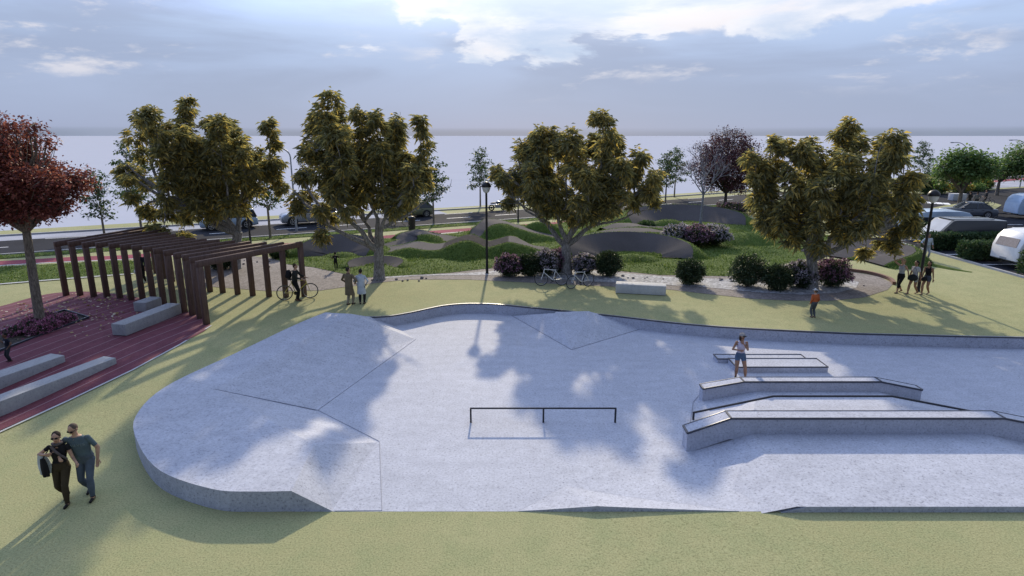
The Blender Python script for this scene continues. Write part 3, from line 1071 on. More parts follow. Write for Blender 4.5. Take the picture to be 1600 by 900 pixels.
def blades(objs, dens, h0, h1, seed=1, far=70):
    rg = np.random.default_rng(seed)
    A = []
    for o in objs:
        me_ = o.data
        me_.calc_loop_triangles()
        co = np.empty(len(me_.vertices) * 3, np.float32)
        me_.vertices.foreach_get('co', co)
        co = co.reshape(-1, 3)
        tr = np.empty(len(me_.loop_triangles) * 3, np.int32)
        me_.loop_triangles.foreach_get('vertices', tr)
        A.append(co[tr.reshape(-1, 3)])
    T = np.concatenate(A)
    ar = 0.5 * np.linalg.norm(np.cross(T[:, 1] - T[:, 0], T[:, 2] - T[:, 0]), axis=1)
    cen = T.mean(1)
    vis = (np.abs(cen[:, 0]) < cen[:, 1] * 0.95 + 4) & (cen[:, 1] < far)
    ar = ar * vis
    n_ = int(ar.sum() * dens)
    idx = rg.choice(len(T), n_, p=ar / ar.sum())
    u = rg.random((n_, 2))
    fl = u.sum(1) > 1
    u[fl] = 1 - u[fl]
    P = T[idx, 0] + u[:, :1] * (T[idx, 1] - T[idx, 0]) + u[:, 1:] * (T[idx, 2] - T[idx, 0])
    clump = np.array([noise.noise(Vector((p[0] * 0.9, p[1] * 0.9, p[2] * 0.9))) for p in P])
    P[:, 2] -= 0.01
    a = rg.random(n_) * 2 * PI
    h = (h0 + (h1 - h0) * rg.random(n_)) * (0.75 + 0.9 * np.clip(clump + 0.3, 0, 1))
    w = 0.014 + 0.022 * rg.random(n_)
    side = np.stack([np.cos(a), np.sin(a), np.zeros(n_)], 1) * w[:, None]
    tip = P + np.stack([rg.normal(0, 0.45, n_) * h, rg.normal(0, 0.45, n_) * h, h], 1)
    v = np.stack([P - side, P + side, tip], 1).reshape(-1, 3)
    f = np.arange(len(v)).reshape(-1, 3)
    return np_mesh('grass', v, f)


tag(link('grass', blades(grass_sheets, 95, 0.04, 0.115), 'blade'), 'short green grass over the lawns and track mounds', None, kind='stuff')

# ------------------------------------------------------------------ skate park


def floor_z(x, y):
    return front_rise(x) * (1 - ss(11.3, 15.0, y)) + 0.002


sheet('skatepark_floor', outline, 'concrete', 0, 1.2, zf=floor_z, skirt=0.25)

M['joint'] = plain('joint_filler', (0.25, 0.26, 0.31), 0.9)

# left bank with flat deck
sk = root('skate_bank', 'big pale concrete bank with rounded flat deck and sloping faces beside the turf', 'skate ramp', (-7, 17, 0))
OFF = Vector((7, -17, 0))


def sub(p):
    p = Vector(p)
    return p + OFF


mb = MB()
zt = 0.5
r3 = [Vector((p.x, p.y, zt)) for p in rim]
rA = [p for p in r3 if p.y <= 20.3]
rB = [p for p in r3 if p.y >= 20.0]
nB = len(rB)
rB = [Vector((p.x, p.y, zt + 0.22 * ss(0, 1, i / (nB - 1)))) for i, p in enumerate(rB)]
R0, C2, Fc = Vector((-9.06, 17.35, zt)), Vector((-4.95, 13.89, zt)), r3[0]
V0, V1, E0, E1 = Vector((-5.82, 16.93, -0.02)), Vector((-3.88, 23.53, -0.02)), Vector((-3.57, 15.0, -0.02)), Vector((-2.86, 11.87, -0.02))
Ff = Vector((-3.9, 11.85, -0.02))
T1, T2 = Vector((-7.55, 24.75, 0.75)), Vector((-6.75, 24.62, 0.75))
W = Vector((-5.0, 25.3, -0.02))
mb.add([sub(p) for p in rA] + [sub(R0), sub(C2)], [tuple(range(len(rA) + 2))])
mb.add([sub(p) for p in (R0, V0, E0, C2)], [(0, 1, 2), (0, 2, 3)])
mb.add([sub(p) for p in (C2, E0, Ff, Fc)], [(0, 1, 2), (0, 2, 3)])
mb.add([sub(p) for p in (E0 + Vector((0, 0, .03)), E1 + Vector((0, 0, .03)), Ff + Vector((0, 0, .032)))], [(0, 1, 2)])
A_ = [R0, V0, V1, T2, T1]
mb.add([sub(p) for p in A_], [(0, 1, 2), (0, 2, 3), (0, 3, 4)])
s_ = [sub(R0)] + [sub(T1)] + [sub(p) for p in rB[::-1]]
mb.add(s_, [(0, i, i + 1) for i in range(1, len(s_) - 1)])
mb.add([sub(p) for p in (T2, V1, W)], [(0, 1, 2)])
T3 = Vector((-5.9, 25.15, 0.42))
mb.add([sub(p) for p in (T2, W, T3)], [(0, 1, 2)])
mb.add([sub(p) for p in (T1, T2, T3, rB[-1])], [(0, 1, 2), (0, 2, 3)])
mb.build('bank_surface', 'concrete', sk)
mb = MB()
rr_ = rA + [p for p in rB if p.y > 20.3]
lo = [Vector((p.x, p.y, -0.15)) for p in rr_]
q = [sub(p) for p in rr_] + [sub(p) for p in lo]
n = len(rr_)
mb.add(q, [(i, i + 1, n + i + 1, n + i) for i in range(n - 1)])
mb.build('side_wall', 'concrete', sk, smooth=40)
mb = MB()
mb.add([sub(p) for p in (Fc, Ff, Vector((Fc.x, Fc.y, -0.1)))], [(0, 1, 2)])
mb.build('end_cheek', 'concrete', sk)

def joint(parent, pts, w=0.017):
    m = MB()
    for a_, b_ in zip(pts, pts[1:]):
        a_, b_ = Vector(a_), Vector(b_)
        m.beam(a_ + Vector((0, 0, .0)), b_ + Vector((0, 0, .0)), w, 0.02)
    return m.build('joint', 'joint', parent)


up = Vector((0, 0, 0.022))
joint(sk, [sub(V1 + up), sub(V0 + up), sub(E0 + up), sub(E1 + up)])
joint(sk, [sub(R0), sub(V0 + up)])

# retaining wall at the back
wall = MB()
cap = MB()
bw = [Vector((p.x, p.y, 0)) for p in back if p.x > -6.4]
n_in = []
for i, p in enumerate(bw):
    d = (bw[min(i + 1, len(bw) - 1)] - bw[max(i - 1, 0)]).normalized()
    n_in.append(Vector((d.y, -d.x, 0)))
rings = []
rings2 = []
for p, q in zip(bw, n_in):
    zt_ = g(p.x, p.y) + 0.02
    i_, o_ = p + q * 0.0, p + q * 0.12
    rings.append([Vector((i_.x, i_.y, -0.1)), Vector((i_.x, i_.y, zt_)), Vector((o_.x, o_.y, zt_)), Vector((o_.x, o_.y, -0.1))])
    o2, i2 = p + q * 0.135, p + q * 0.06
    rings2.append([Vector((i2.x, i2.y, zt_ - 0.015)), Vector((i2.x, i2.y, zt_ + 0.012)), Vector((o2.x, o2.y, zt_ + 0.012)), Vector((o2.x, o2.y, zt_ - 0.04))])
wall.loft(rings)
wr = wall.build('retaining_wall', 'concrete', smooth=40)
tag(wr, 'long curved low concrete wall holding the turf behind the skate floor', 'wall')
cap.loft(rings2)
cap.build('dark_edge', 'steel', wr)  # dark strip along the wall top, drawing its shadow line in colour

mb = MB()
L0, T_a, T_b, V_, R_0 = (0, 26.83, 0), (1.89, 25.52, 0.52), (3.39, 25.59, 0.56), (2.29, 22.26, -0.01), (5.83, 25.15, 0)
bb = Vector((2.61, 25.79, 0.5))
mb.add([L0, V_, T_a, T_b, R_0, (L0[0], L0[1] + 0.3, -0.05), (R_0[0], R_0[1] + 0.4, -0.05), (T_b[0], T_b[1] + 0.3, 0.5), (T_a[0], T_a[1] + 0.3, 0.48)],
       [(0, 1, 2), (1, 3, 2), (1, 4, 3), (2, 3, 7, 8)])
o = mb.build('wall_ramp', 'concrete')
tag(o, 'low faceted concrete ramp leaning against the curved back wall', 'skate ramp')
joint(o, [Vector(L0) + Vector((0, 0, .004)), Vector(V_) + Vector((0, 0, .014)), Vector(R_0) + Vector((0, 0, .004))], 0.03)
mb = MB()
wl_, wr_, wa_, wp_ = Vector((0.14, front_y(.14) + .004, 0)), Vector((4.75, front_y(4.75) + .004, 0)), Vector((1.27, 12.85, 0)), Vector((1.85, front_y(1.85) + .004, 1))


def wz(p):
    return Vector((p.x, p.y, floor_z(p.x, p.y) + 0.006 + 0.125 * p.z ** 1.15))


for q0, q1 in ((wl_, wp_), (wp_, wr_)):
    n = 10
    idx, vv = {}, []
    for i in range(n + 1):
        for j in range(n + 1 - i):
            p = wa_ * (1 - (i + j) / n) + q0 * (i / n) + q1 * (j / n)
            if i + j == n:
                p.y = front_y(p.x) + .004
            idx[i, j] = len(vv)
            vv.append(wz(p))
    ff = []
    for i in range(n):
        for j in range(n - i):
            ff.append((idx[i, j], idx[i + 1, j], idx[i, j + 1]))
            if i + j < n - 1:
                ff.append((idx[i + 1, j], idx[i + 1, j + 1], idx[i, j + 1]))
    mb.add(vv, ff)
    rim_ = [vv[idx[n - j, j]] for j in range(n + 1)]
    lo_ = [Vector((p.x, p.y, floor_z(p.x, p.y) - 0.15)) for p in rim_]
    mb.add(rim_ + lo_, [(k, k + 1, n + 2 + k, n + 1 + k) for k in range(n)])
wd_ = mb.build('wedge_ramp', 'concrete', smooth=20)
tag(wd_, 'thin triangular concrete wedge at the front edge of the skate floor', 'skate ramp')
dn = Vector((0, 0, -0.010))
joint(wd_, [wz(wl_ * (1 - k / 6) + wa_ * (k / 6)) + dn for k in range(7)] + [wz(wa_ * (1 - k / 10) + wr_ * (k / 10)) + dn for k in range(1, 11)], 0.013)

# funbox on the right
fb = root('funbox', 'wide flat concrete funbox with sloping ends under the two long ledges', 'skate ramp', (9, 14.5, 0))


def fbp(x, y, z):
    return (x - 9, y - 14.5, z)


mb = MB()
rows = []
for y, zt_, xs in ((front_y(9) - 0.02, 0.55, (4.35, 5.9, 46, 47)), (14.4, 0.53, (4.5, 6.18, 12.2, 14.6)), (17.5, 0.36, (5.6, 7.5, 11.2, 12.9)), (18.6, 0.03, (6.3, 7.8, 11.2, 12.4))):
    rows.append([fbp(xs[0], y, -0.02 if y > 12 else 0.20), fbp(xs[1], y, zt_), fbp(xs[2], y, zt_), fbp(xs[3], y, -0.02)])
rows[0][2] = fbp(12.6, rows[0][1][1] + 14.5, 0.55)
rows[0][3] = fbp(16.5, rows[0][1][1] + 14.5, 0.40)
vsx = [p for r in rows for p in r]
fs = []
for i in range(3):
    for k in range(3):
        fs.append((i * 4 + k, i * 4 + k + 1, i * 4 + 5 + k, i * 4 + 4 + k))
mb.add(vsx, fs)
mb.build('box_surface', 'concrete', fb)
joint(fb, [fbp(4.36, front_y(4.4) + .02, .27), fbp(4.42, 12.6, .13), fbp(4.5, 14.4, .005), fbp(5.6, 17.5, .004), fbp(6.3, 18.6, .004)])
mb = MB()
yk = front_y(9)
mb.add([fbp(5.55, yk - 0.03, 0.40), fbp(6.1, yk - 0.03, 0.553), fbp(30, yk - 0.03, 0.553), fbp(30, yk - 0.03, 0.2), fbp(5.55, yk - 0.03, 0.2),
        fbp(5.55, yk + 0.06, 0.40), fbp(6.1, yk + 0.06, 0.553), fbp(30, yk + 0.06, 0.553)],
       [(0, 1, 2, 3, 4), (1, 6, 7, 2), (0, 5, 6, 1)])
mb.build('front_kerb', 'concrete', fb)


def ledge(label, top, drop, y0, wd):
    """top: (x, z) along the top; body follows drop below it"""
    cx = sum(p[0] for p in top) / len(top)
    r_ = root('grind_ledge', label, 'skate ledge', (cx, y0, 0))
    mb = MB()
    T = [(x - cx, z) for x, z in top]
    n = len(T)
    vv = [(x, 0, z) for x, z in T] + [(x, 0, z - drop) for x, z in T] + [(x, wd, z) for x, z in T] + [(x, wd, z - drop) for x, z in T]
    f_ = []
    for i in range(n - 1):
        f_ += [(i, i + 1, n + i + 1, n + i), (2 * n + i, 2 * n + i + 1, i + 1, i), (2 * n + i + 1, 2 * n + i, 3 * n + i, 3 * n + i + 1)]
    f_ += [(0, n, 3 * n, 2 * n), (n - 1, 3 * n - 1, 4 * n - 1, 2 * n - 1)]
    mb.add(vv, f_)
    mb.build('ledge_body', 'concrete', r_)
    mb = MB()
    pts = [Vector((x, -0.012, z + 0.006)) for x, z in T]
    for off in (0.0, wd + 0.024):
        for a, b in zip(pts, pts[1:]):
            o_ = Vector((0, off, 0))
            mb.beam(a + o_ - Vector((0, 0, 0.02)), b + o_ - Vector((0, 0, 0.02)), 0.028, 0.05)
    for i in (0, 1, n - 2, n - 1):
        if i in (0, n - 1) or n == 4:
            mb.beam(pts[i] - Vector((0, 0, 0.015)), pts[i] + Vector((0, wd + 0.02, -0.015)), 0.05, 0.05)
    mb.build('dark_edge', 'steel', r_)
    return r_


ledge('longer concrete grind ledge with dark steel edges nearest the front of the funbox', [(4.52, 0.573), (5.6, 0.985), (12.6, 0.985), (15.2, 0.45)], 0.60, 14.4, 0.40)
ledge('shorter bent concrete grind ledge with steel edges just in front of the skater in shorts', [(5.87, 0.457), (7.1, 0.69), (11.3, 0.69), (12.6, 0.42)], 0.47, 17.5, 0.33)


def rail(label, pts, posts, r=0.026):
    c = Vector(pts[0])
    r_ = root('grind_rail', label, 'grind rail', (c.x, c.y, 0))
    mb = MB()
    mb.tube([Vector(p) - Vector((c.x, c.y, 0)) for p in pts], r, 8)
    mb.build('top_bar', 'rail', r_, smooth=40)
    for x, y, z0, z1 in posts:
        mb = MB()
        mb.box((x - c.x, y - c.y, (z0 + z1) / 2), (0.05, 0.05, z1 - z0))
        mb.build('post', 'rail', r_)


rail('straight grey flat rail on three short posts on open floor', [(-1.2, 16.13, 0.44), (0.9, 16.13, 0.44), (2.98, 16.13, 0.44)], [(-1.18, 16.13, -0.02, 0.43), (0.9, 16.13, -0.02, 0.43), (2.96, 16.13, -0.02, 0.43)])
rail('black bent grind rail running over the funbox between the two concrete ledges', [(5.22, 16.3, 0.22), (7.5, 16.3, 0.735), (10.9, 16.3, 0.735), (13.6, 16.3, 0.2)],
     [(5.25, 16.3, -0.02, 0.215), (13.45, 16.3, -0.02, 0.21)], 0.032)


def pad(label, x0, x1, y0, y1, h):
    r_ = root('manual_pad', label, 'skate platform', ((x0 + x1) / 2, (y0 + y1) / 2, 0))
    mb = MB()
    mb.box((0, 0, h / 2 - 0.02), (x1 - x0, y1 - y0, h + 0.04))
    mb.build('pad_body', 'concrete', r_)
    mb = MB()
    w, d = x1 - x0, y1 - y0
    for s in (-1, 1):
        mb.box((0, s * (d / 2 - 0.012), h + 0.003), (w + 0.03, 0.03, 0.04))
        mb.box((s * (w / 2 - 0.002), 0, h + 0.002), (0.03, d - 0.045, 0.04))
    mb.build('dark_edge', 'steel', r_)


pad('wider low concrete manual pad just behind the skater', 7.8, 10.97, 19.95, 20.82, 0.19)
pad('narrower concrete manual pad on the side of the other pad towards the back wall', 7.44, 10.65, 20.86, 21.35, 0.15)

# ------------------------------------------------------------------ red deck, benches, planter, pergola
deck = [(-16.5, 9.2), (-14.24, 15.63), (-13.08, 18.88), (-12.6, 20.9), (-12.3, 22.5), (-12.22, 23.4), (-12.42, 24.1), (-13.0, 24.85), (-14.5, 26.1), (-16.2, 27.3), (-18.2, 28.5), (-20.0, 29.25), (-21.4, 29.5), (-22.5, 29.2),
        (-23.0, 28.3), (-23.3, 26.5), (-24.5, 23.5), (-28, 18), (-30, 9)]
deck = [(p.x, p.y) for p in spline([(x, y, 0) for x, y in deck], 3, True)]
dv = Vector((-13.7, 20.0)) - Vector((-14.8, 16.4))
DA = math.atan2(dv.y, dv.x)
M['deck'] = m_deck(DA)
sheet('red_deck', deck, 'deck', 0.018, 1.5)
mb = MB()
dk = [p for p in deck if p[0] > -13.2 or (p[1] < 19.5 and p[0] > -18)]
dk = sorted([p for p in deck if p[0] > -16.6 and p[1] < 24.0 and p[0] > -18], key=lambda p: p[1])
dashes(mb, dk, -0.05, 0.08, 500, 0, 0.028)
tag(mb.build('deck_edging', 'white_stone'), kind='structure')


def bench(label, p0, p1, h, d, mat='bench', side=-1, z=None):
    """front top edge runs p0-p1; the block reaches d to the far side"""
    a, b = Vector(p0[:2]), Vector(p1[:2])
    e = (b - a).normalized()
    nn = Vector((-e.y, e.x)) * (-side)
    c = (a + b) / 2 + nn * d / 2
    z0 = g(c.x, c.y) if z is None else z
    mb = MB()
    mb.box((0, 0, h / 2 + 0.01), ((b - a).length, d, h))
    o = mb.build('bench', mat, bevel=0.018, loc=(c.x, c.y, z0 + 0.01), rz=math.atan2(e.y, e.x))
    return tag(o, label, 'bench')


e4 = Vector((-13.7, 20.0)) - Vector((-14.8, 16.4))
e4.normalize()
p4 = Vector((-13.72, 20.0))
bench('long grey concrete block bench nearest the white kerb of the red deck', p4 - e4 * 7.5, p4, 0.45, 0.55)
p3 = Vector((-15.6, 20.15))
bench('long grey concrete block bench passing in front of the child in the number shirt', p3 - e4 * 6.5, p3, 0.45, 0.65)
bench('grey concrete block bench between the flower planter and the pergola posts', (-14.91, 22.55, 0.75), (-14.38, 25.63, 0.75), 0.45, 0.62)
bench('short grey concrete block bench almost touching the pergola posts', (-16.03, 25.83, 0.75), (-15.85, 26.84, 0.77), 0.42, 0.62)
bench('white stone block bench on the turf in front of the shrubs', (5.09, 29.2, 0.85), (7.44, 28.68, 0.85), 0.46, 0.62, 'white_stone')

pl = root('planter', 'square planting bed cut into the red deck with dark soil and thin frame', 'planter', (-19.0, 23.4, 0.3))
c1_, c2_ = Vector((-19.75, 26.0, 0)), Vector((-17.95, 24.9, 0))
ee = Vector((-0.62, -3.75, 0))
c3p, c4p = c2_ + ee * 1.12, c1_ + ee * 1.12
cor = [p - Vector((-19.0, 23.4, 0)) for p in (c1_, c2_, c3p, c4p)]
mb = MB()


def gz_(p, dz):
    w_ = p + Vector((-19.0, 23.4, 0))
    return Vector((p.x, p.y, g(w_.x, w_.y) + dz - 0.3))


cc_ = sum(cor, Vector()) / 4
nx_ = 12
grid = [[cor[0].lerp(cor[1], i / nx_).lerp(cor[3].lerp(cor[2], i / nx_), j / nx_) for i in range(nx_ + 1)] for j in range(nx_ + 1)]
vv = [gz_(p, 0.03 + 0.03 * noise.noise(p * 2)) for r in grid for p in r]
mb.add(vv, [(j * (nx_ + 1) + i, j * (nx_ + 1) + i + 1, (j + 1) * (nx_ + 1) + i + 1, (j + 1) * (nx_ + 1) + i) for j in range(nx_) for i in range(nx_)])
mb.build('soil', 'soil', pl, smooth=50)
mb = MB()
for a, b in zip(cor, cor[1:] + cor[:1]):
    mb.beam(gz_(a, 0.06), gz_(b, 0.06), 0.05, 0.1)
mb.build('bed_frame', 'steel', pl)

# portal frames
LP = [(-21.61, 28.73, 0.42), (-20.93, 28.73, 0.42), (-20.11, 28.49, 0.42), (-19.42, 28.41, 0.41), (-18.68, 28.21, 0.4), (-17.95, 27.9, 0.39), (-17.26, 27.65, 0.38), (-16.58, 27.35, 0.37), (-15.86, 26.9, 0.36), (-15.15, 26.44, 0.34), (-14.36, 25.81, 0.32), (-13.79, 25.39, 0.3), (-13.2, 24.86, 0.29), (-12.55, 24.07, 0.26)]
RP = [(-20.09, 33.75, 3.2), (-19.49, 33.14, 3.2), (-18.82, 32.43, 3.2), (-18.04, 31.64, 3.2), (-17.24, 30.88, 3.2), (-16.4, 30.16, 3.2), (-15.69, 29.76, 3.2), (-14.99, 29.47, 3.2), (-14.27, 29.28, 3.2), (-13.41, 28.99, 3.2), (-12.56, 28.72, 3.2), (-11.7, 28.53, 3.2), (-10.85, 28.44, 3.2), (-10.04, 28.63, 3.2)]
ORD = ['first', 'second', 'third', 'fourth', 'fifth', 'sixth', 'seventh', 'eighth', 'ninth', 'tenth', 'eleventh', 'twelfth', 'thirteenth', 'last']
ft = [None] * 14
for i, (a, b) in enumerate(zip(LP, RP)):
    a, b = Vector((a[0], a[1], 0)), Vector((b[0], b[1], 0))
    za, zb = g(a.x, a.y), g(b.x, b.y)
    d = (b - a).normalized()
    ang = math.atan2(d.y, d.x)
    lab = 'brown timber pergola frame, %s of the row counted from the red copper tree end' % ORD[i]
    if i == 13:
        lab = 'brown timber pergola frame at the end of the row beside the man with yellow bicycle'
    r_ = root('pergola_frame', lab, 'pergola', (a.x, a.y, za), 0, 'timber portal frames of the pergola')
    top = 3.12 - za
    for p, z0 in ((Vector((0, 0, 0)), 0), (b - a, zb - za)):
        mb = MB()
        mb.box((p.x, p.y, (z0 - 0.05 + top - 0.25) / 2), (0.24, 0.15, top - 0.25 - z0 + 0.05), ang)
        mb.build('post', 'timber', r_, bevel=0.008, seg=1)
    mb = MB()
    mb.beam(Vector((0, 0, top - 0.125)) - d * 0.12, (b - a) + Vector((0, 0, top - 0.125)) + d * 0.12, 0.15, 0.25)
    mb.build('beam', 'timber', r_, bevel=0.008, seg=1)

# ------------------------------------------------------------------ vegetation


def kites(P, D, L, W, droop=0.2, rg=None, lift=0.06):
    n_ = len(P)
    D = D / np.maximum(np.linalg.norm(D, axis=1, keepdims=True), 1e-6)
    rv = rg.normal(size=(n_, 3))
    rv[:, 2] += 1.5
    S = np.cross(D, rv)
    S /= np.maximum(np.linalg.norm(S, axis=1, keepdims=True), 1e-6)
    U = np.cross(S, D)
    U *= np.sign(U[:, 2:3] + 1e-9)
    L = np.asarray(L)[:, None]
    W = np.asarray(W)[:, None]
    mid = P + D * L * 0.45 + U * L * lift
    tip = P + D * L
    tip[:, 2] -= (droop * L)[:, 0]
    v = np.stack([P, mid + S * W / 2, mid - S * W / 2, tip], 1).reshape(-1, 3)
    b = np.arange(n_)[:, None] * 4
    f = np.concatenate([b + np.array([[0, 1, 3]]), b + np.array([[0, 3, 2]])], 1).reshape(-1, 3)
    return v, f


def leaf_obj(name, parts, mats, parent):
    """parts: list of (v, f, material index)"""
    vs_, fs, mi = [], [], []
    b = 0
    for v, f, m in parts:
        vs_.append(v)
        fs.append(f + b)
        mi.append(np.full(len(f), m))
        b += len(v)
    return link(name, np_mesh(name, np.concatenate(vs_), np.concatenate(fs), np.concatenate(mi)), mats, parent)


def wiggle(a, b, rnd, k=5, amp=0.08, sag=0.0):
    a, b = Vector(a), Vector(b)
    L = (b - a).length
    out = [a]
    for i in range(1, k):
        t = i / k
        out.append(a.lerp(b, t) + Vector((rnd.gauss(0, amp), rnd.gauss(0, amp), rnd.gauss(0, amp * 0.5))) * L * 0.35 + Vector((0, 0, sag * L * math.sin(PI * t))))
    out.append(b)
    return out


def gold_tree(label, base, fork, cols, Y, seed, bare=(), trunk_r=0.27, dens=1.0, leaf='leaf_olive', bark='bark', depth=1.0):
    """cols: (x, top z, bottom z, radius) of the upright leafy plumes, in metres of the place"""
    rnd = random.Random(seed)
    rg = np.random.default_rng(seed)
    bx, by, bz = base
    r_ = root('tree', label, 'tree', base, 0, 'gold leaved trees along the walk')
    tr = MB()
    fk = Vector((fork[0] - bx, 0, fork[1] - bz))
    tr.tube([(0, 0, -0.1), (0.0, 0, 0.12), (fk.x * 0.25, 0.02, fk.z * 0.45), (fk.x * 0.7, 0, fk.z * 0.8), fk], [trunk_r * 1.55, trunk_r * 1.2, trunk_r, trunk_r * 0.95, trunk_r * 0.9], 12)
    plumes = []
    xs = [c[0] for c in cols]
    mid = sum(xs) / len(xs)
    hw = max(xs) - min(xs)
    for i, (x, zt, zb, rad) in enumerate(cols):
        u = (x - mid) / (hw / 2)
        room = max(0.0, 1 - u * u) ** 0.5 * hw * 0.36 * depth
        y = rnd.uniform(-1, 0.6) * room
        rad *= 0.74
        dzz = max(0.0, -y) * 0.17
        zt -= 0.22
        zb += 0.62
        plumes.append((Vector((x - bx, y, zt - bz - dzz * 0.3)), Vector((x - bx, y * 0.8, zb - bz + dzz)), rad))
        if room > 1.1:   # fellows behind fill the crown's depth
            y2 = y + (1.3 if y < 0 else -1.3) * room * rnd.uniform(0.7, 1.0)
            dz = rnd.uniform(0.5, 1.6)
            x2 = x - bx + rnd.gauss(0, 0.5)
            plumes.append((Vector((x2, y2, zt - bz - dz)), Vector((x2, y2 * 0.8, zb - bz + 0.2)), rad * 0.95))
    nl = len(plumes)
    # a few main boughs that share the plumes
    mains = []
    nm = 5
    for k in range(nm):
        tx = (-0.5 + (k + 0.5) / nm) * hw * 0.55 + mid - bx
        p = Vector((tx, rnd.uniform(-0.9, 0.9), fk.z + rnd.uniform(1.3, 2.2)))
        pts = wiggle(fk - Vector((0, 0, 0.15)), p, rnd, 4, 0.10)
        tr.tube(pts, [trunk_r * (0.66 - 0.10 * j) for j in range(len(pts))], 8)
        mains.append(p)
    for t_, b_, rad in plumes:
        m_ = min(mains, key=lambda q: (q - b_).length)
        pts = wiggle(m_, b_ + Vector((0, 0, 0.3)), rnd, 3, 0.10) + wiggle(b_ + Vector((0, 0, 0.3)), t_ - Vector((0, 0, 0.15)), rnd, 5, 0.05)[1:]
        k = len(pts)
        tr.tube(pts, [0.012 + trunk_r * 0.32 * (1 - j / (k - 1)) ** 1.2 for j in range(k)], 6)
        for q in range(6):   # side twigs
            j = rnd.randrange(2, k - 1)
            a = rnd.uniform(0, 2 * PI)
            e = pts[j] + Vector((math.cos(a), math.sin(a), rnd.uniform(-0.1, 0.6))) * rad * rnd.uniform(0.6, 1.15)
            tr.tube(wiggle(pts[j], e, rnd, 3, 0.1), [0.03, 0.022, 0.014, 0.008], 4, cap=False)
    for x, z, y in bare:
        e = Vector((x - bx, y, z - bz))
        m_ = min(mains, key=lambda q: (q - e).length)
        pts = wiggle(m_.lerp(fk, 0.35), e, rnd, 6, 0.06)
        tr.tube(pts, [0.085 - 0.012 * j for j in range(len(pts))], 6)
        for q in range(9):
            j = rnd.randrange(2, len(pts))
            s_ = pts[j] + Vector((rnd.gauss(0, 0.35), rnd.gauss(0, 0.3), rnd.uniform(0.05, 0.6)))
            tr.tube(wiggle(pts[j], s_, rnd, 3, 0.12), [0.022, 0.016, 0.011, 0.006], 4, cap=False)
    tr.build('trunk', bark, r_, smooth=60)
    # leaves: drooping sprays set round every plume
    C, O = [], []
    for t_, b_, rad in plumes:
        L = max((t_ - b_).length, 0.5)
        k = max(2, int(round(L / 0.55)))
        lean = Vector((rnd.gauss(0, 0.12), rnd.gauss(0, 0.12), 0))
        for j in range(k):
            s_ = j / (k - 1)
            w = rad * (0.98 if 0.12 < s_ < 0.72 else (0.86 if s_ <= 0.12 else 0.98 - 0.22 * (s_ - 0.72) / 0.28))
            q_ = w * rnd.uniform(0.62, 0.86)
            c_ = b_.lerp(t_, s_) + lean * s_ + Vector((rnd.gauss(0, 0.42), rnd.gauss(0, 0.42), rnd.gauss(0, 0.2))) * w
            if s_ > 0.9:
                c_.z -= q_ * 0.7
            n_ = int(dens * (13 + 50 * q_ * q_))
            for q in range(n_):
                o = Vector((rnd.gauss(0, 1), rnd.gauss(0, 1), rnd.gauss(0, 0.9) + 0.15)).normalized()
                C.append(c_ + o * q_ * rnd.random() ** 0.38)
                O.append(o)
        for q in range(7):
            C.append(t_ + Vector((rnd.gauss(0, 0.16), rnd.gauss(0, 0.16), rnd.uniform(-0.5, 0.05))))
            O.append(Vector((rnd.gauss(0, 1), rnd.gauss(0, 1), 0.8)))
    C = np.array(C)
    O = np.array(O)
    k = 12
    P = np.repeat(C, k, 0)
    Q = np.repeat(O, k, 0)
    n_ = len(P)
    a = rg.random(n_) * 2 * PI
    D = np.stack([np.cos(a), np.sin(a), np.full(n_, -0.26)], 1) + Q * 0.8 + rg.normal(0, 0.22, (n_, 3))
    P = P + rg.normal(0, 0.085, P.shape)
    L = 0.22 + 0.20 * rg.random(n_)
    v, f = kites(P, D, L, L * (0.22 + 0.09 * rg.random(n_)), 0.30, rg)
    leaf_obj('crown', [(v, f, 0)], leaf, r_)
    return r_


def cz(pts, Y):
    return pts


S1 = [((-19.76, 34.9, 8.87), (-19.71, 34.9, 6.24), .75), ((-18.93, 34.9, 8.8), (-19.39, 34.9, 3.81), .95), ((-17.81, 34.9, 10.08), (-18.51, 34.9, 3.81), .80), ((-17.14, 34.9, 9.07), (-17.85, 34.9, 3.26), 1.0), ((-16.39, 34.9, 9.14), (-17, 34.9, 3.07), 1.0),
      ((-15.27, 34.9, 9.14), (-16.11, 34.9, 3.15), .85), ((-14.51, 34.9, 7.98), (-14.98, 34.9, 4.17), .8), ((-13.46, 34.9, 9), (-13.78, 34.9, 5.25), .62), ((-13.4, 34.9, 6.66), (-14.01, 34.9, 4.35), .65), ((-20.98, 34.9, 6.38), (-20.91, 34.9, 4.89), .7), ((-20.5, 34.9, 4.17), (-20.27, 34.9, 3.26), .6), ((-18.54, 34.9, 4.17), (-18.4, 34.9, 3), .75), ((-21.33, 34.9, 6.13), (-21.15, 34.9, 5.43), .5)]
S2 = [((-10.24, 32.1, 8.92), (-10.23, 32.1, 6.19), .68), ((-9.51, 32.1, 9.23), (-9.83, 32.1, 4.48), .85), ((-8.8, 32.1, 10.09), (-9.15, 32.1, 4.14), .72), ((-8.26, 32.1, 8.67), (-8.58, 32.1, 3.64), .9), ((-7.54, 32.1, 9.36), (-7.78, 32.1, 4.14), .72), ((-6.77, 32.1, 9.17), (-7.06, 32.1, 3.81), .85),
      ((-6.04, 32.1, 9.05), (-6.33, 32.1, 3.64), .8), ((-5.37, 32.1, 7.25), (-5.63, 32.1, 4.14), .62), ((-4.62, 32.1, 8.98), (-4.78, 32.1, 5.47), .5), ((-4.47, 32.1, 6.61), (-4.93, 32.1, 4.97), .5), ((-10.88, 32.1, 6.38), (-10.58, 32.1, 5.14), .55), ((-11.21, 32.1, 4.74), (-11.06, 32.1, 4.21), .5), ((-10.06, 32.1, 4.14), (-9.91, 32.1, 3.47), .62)]
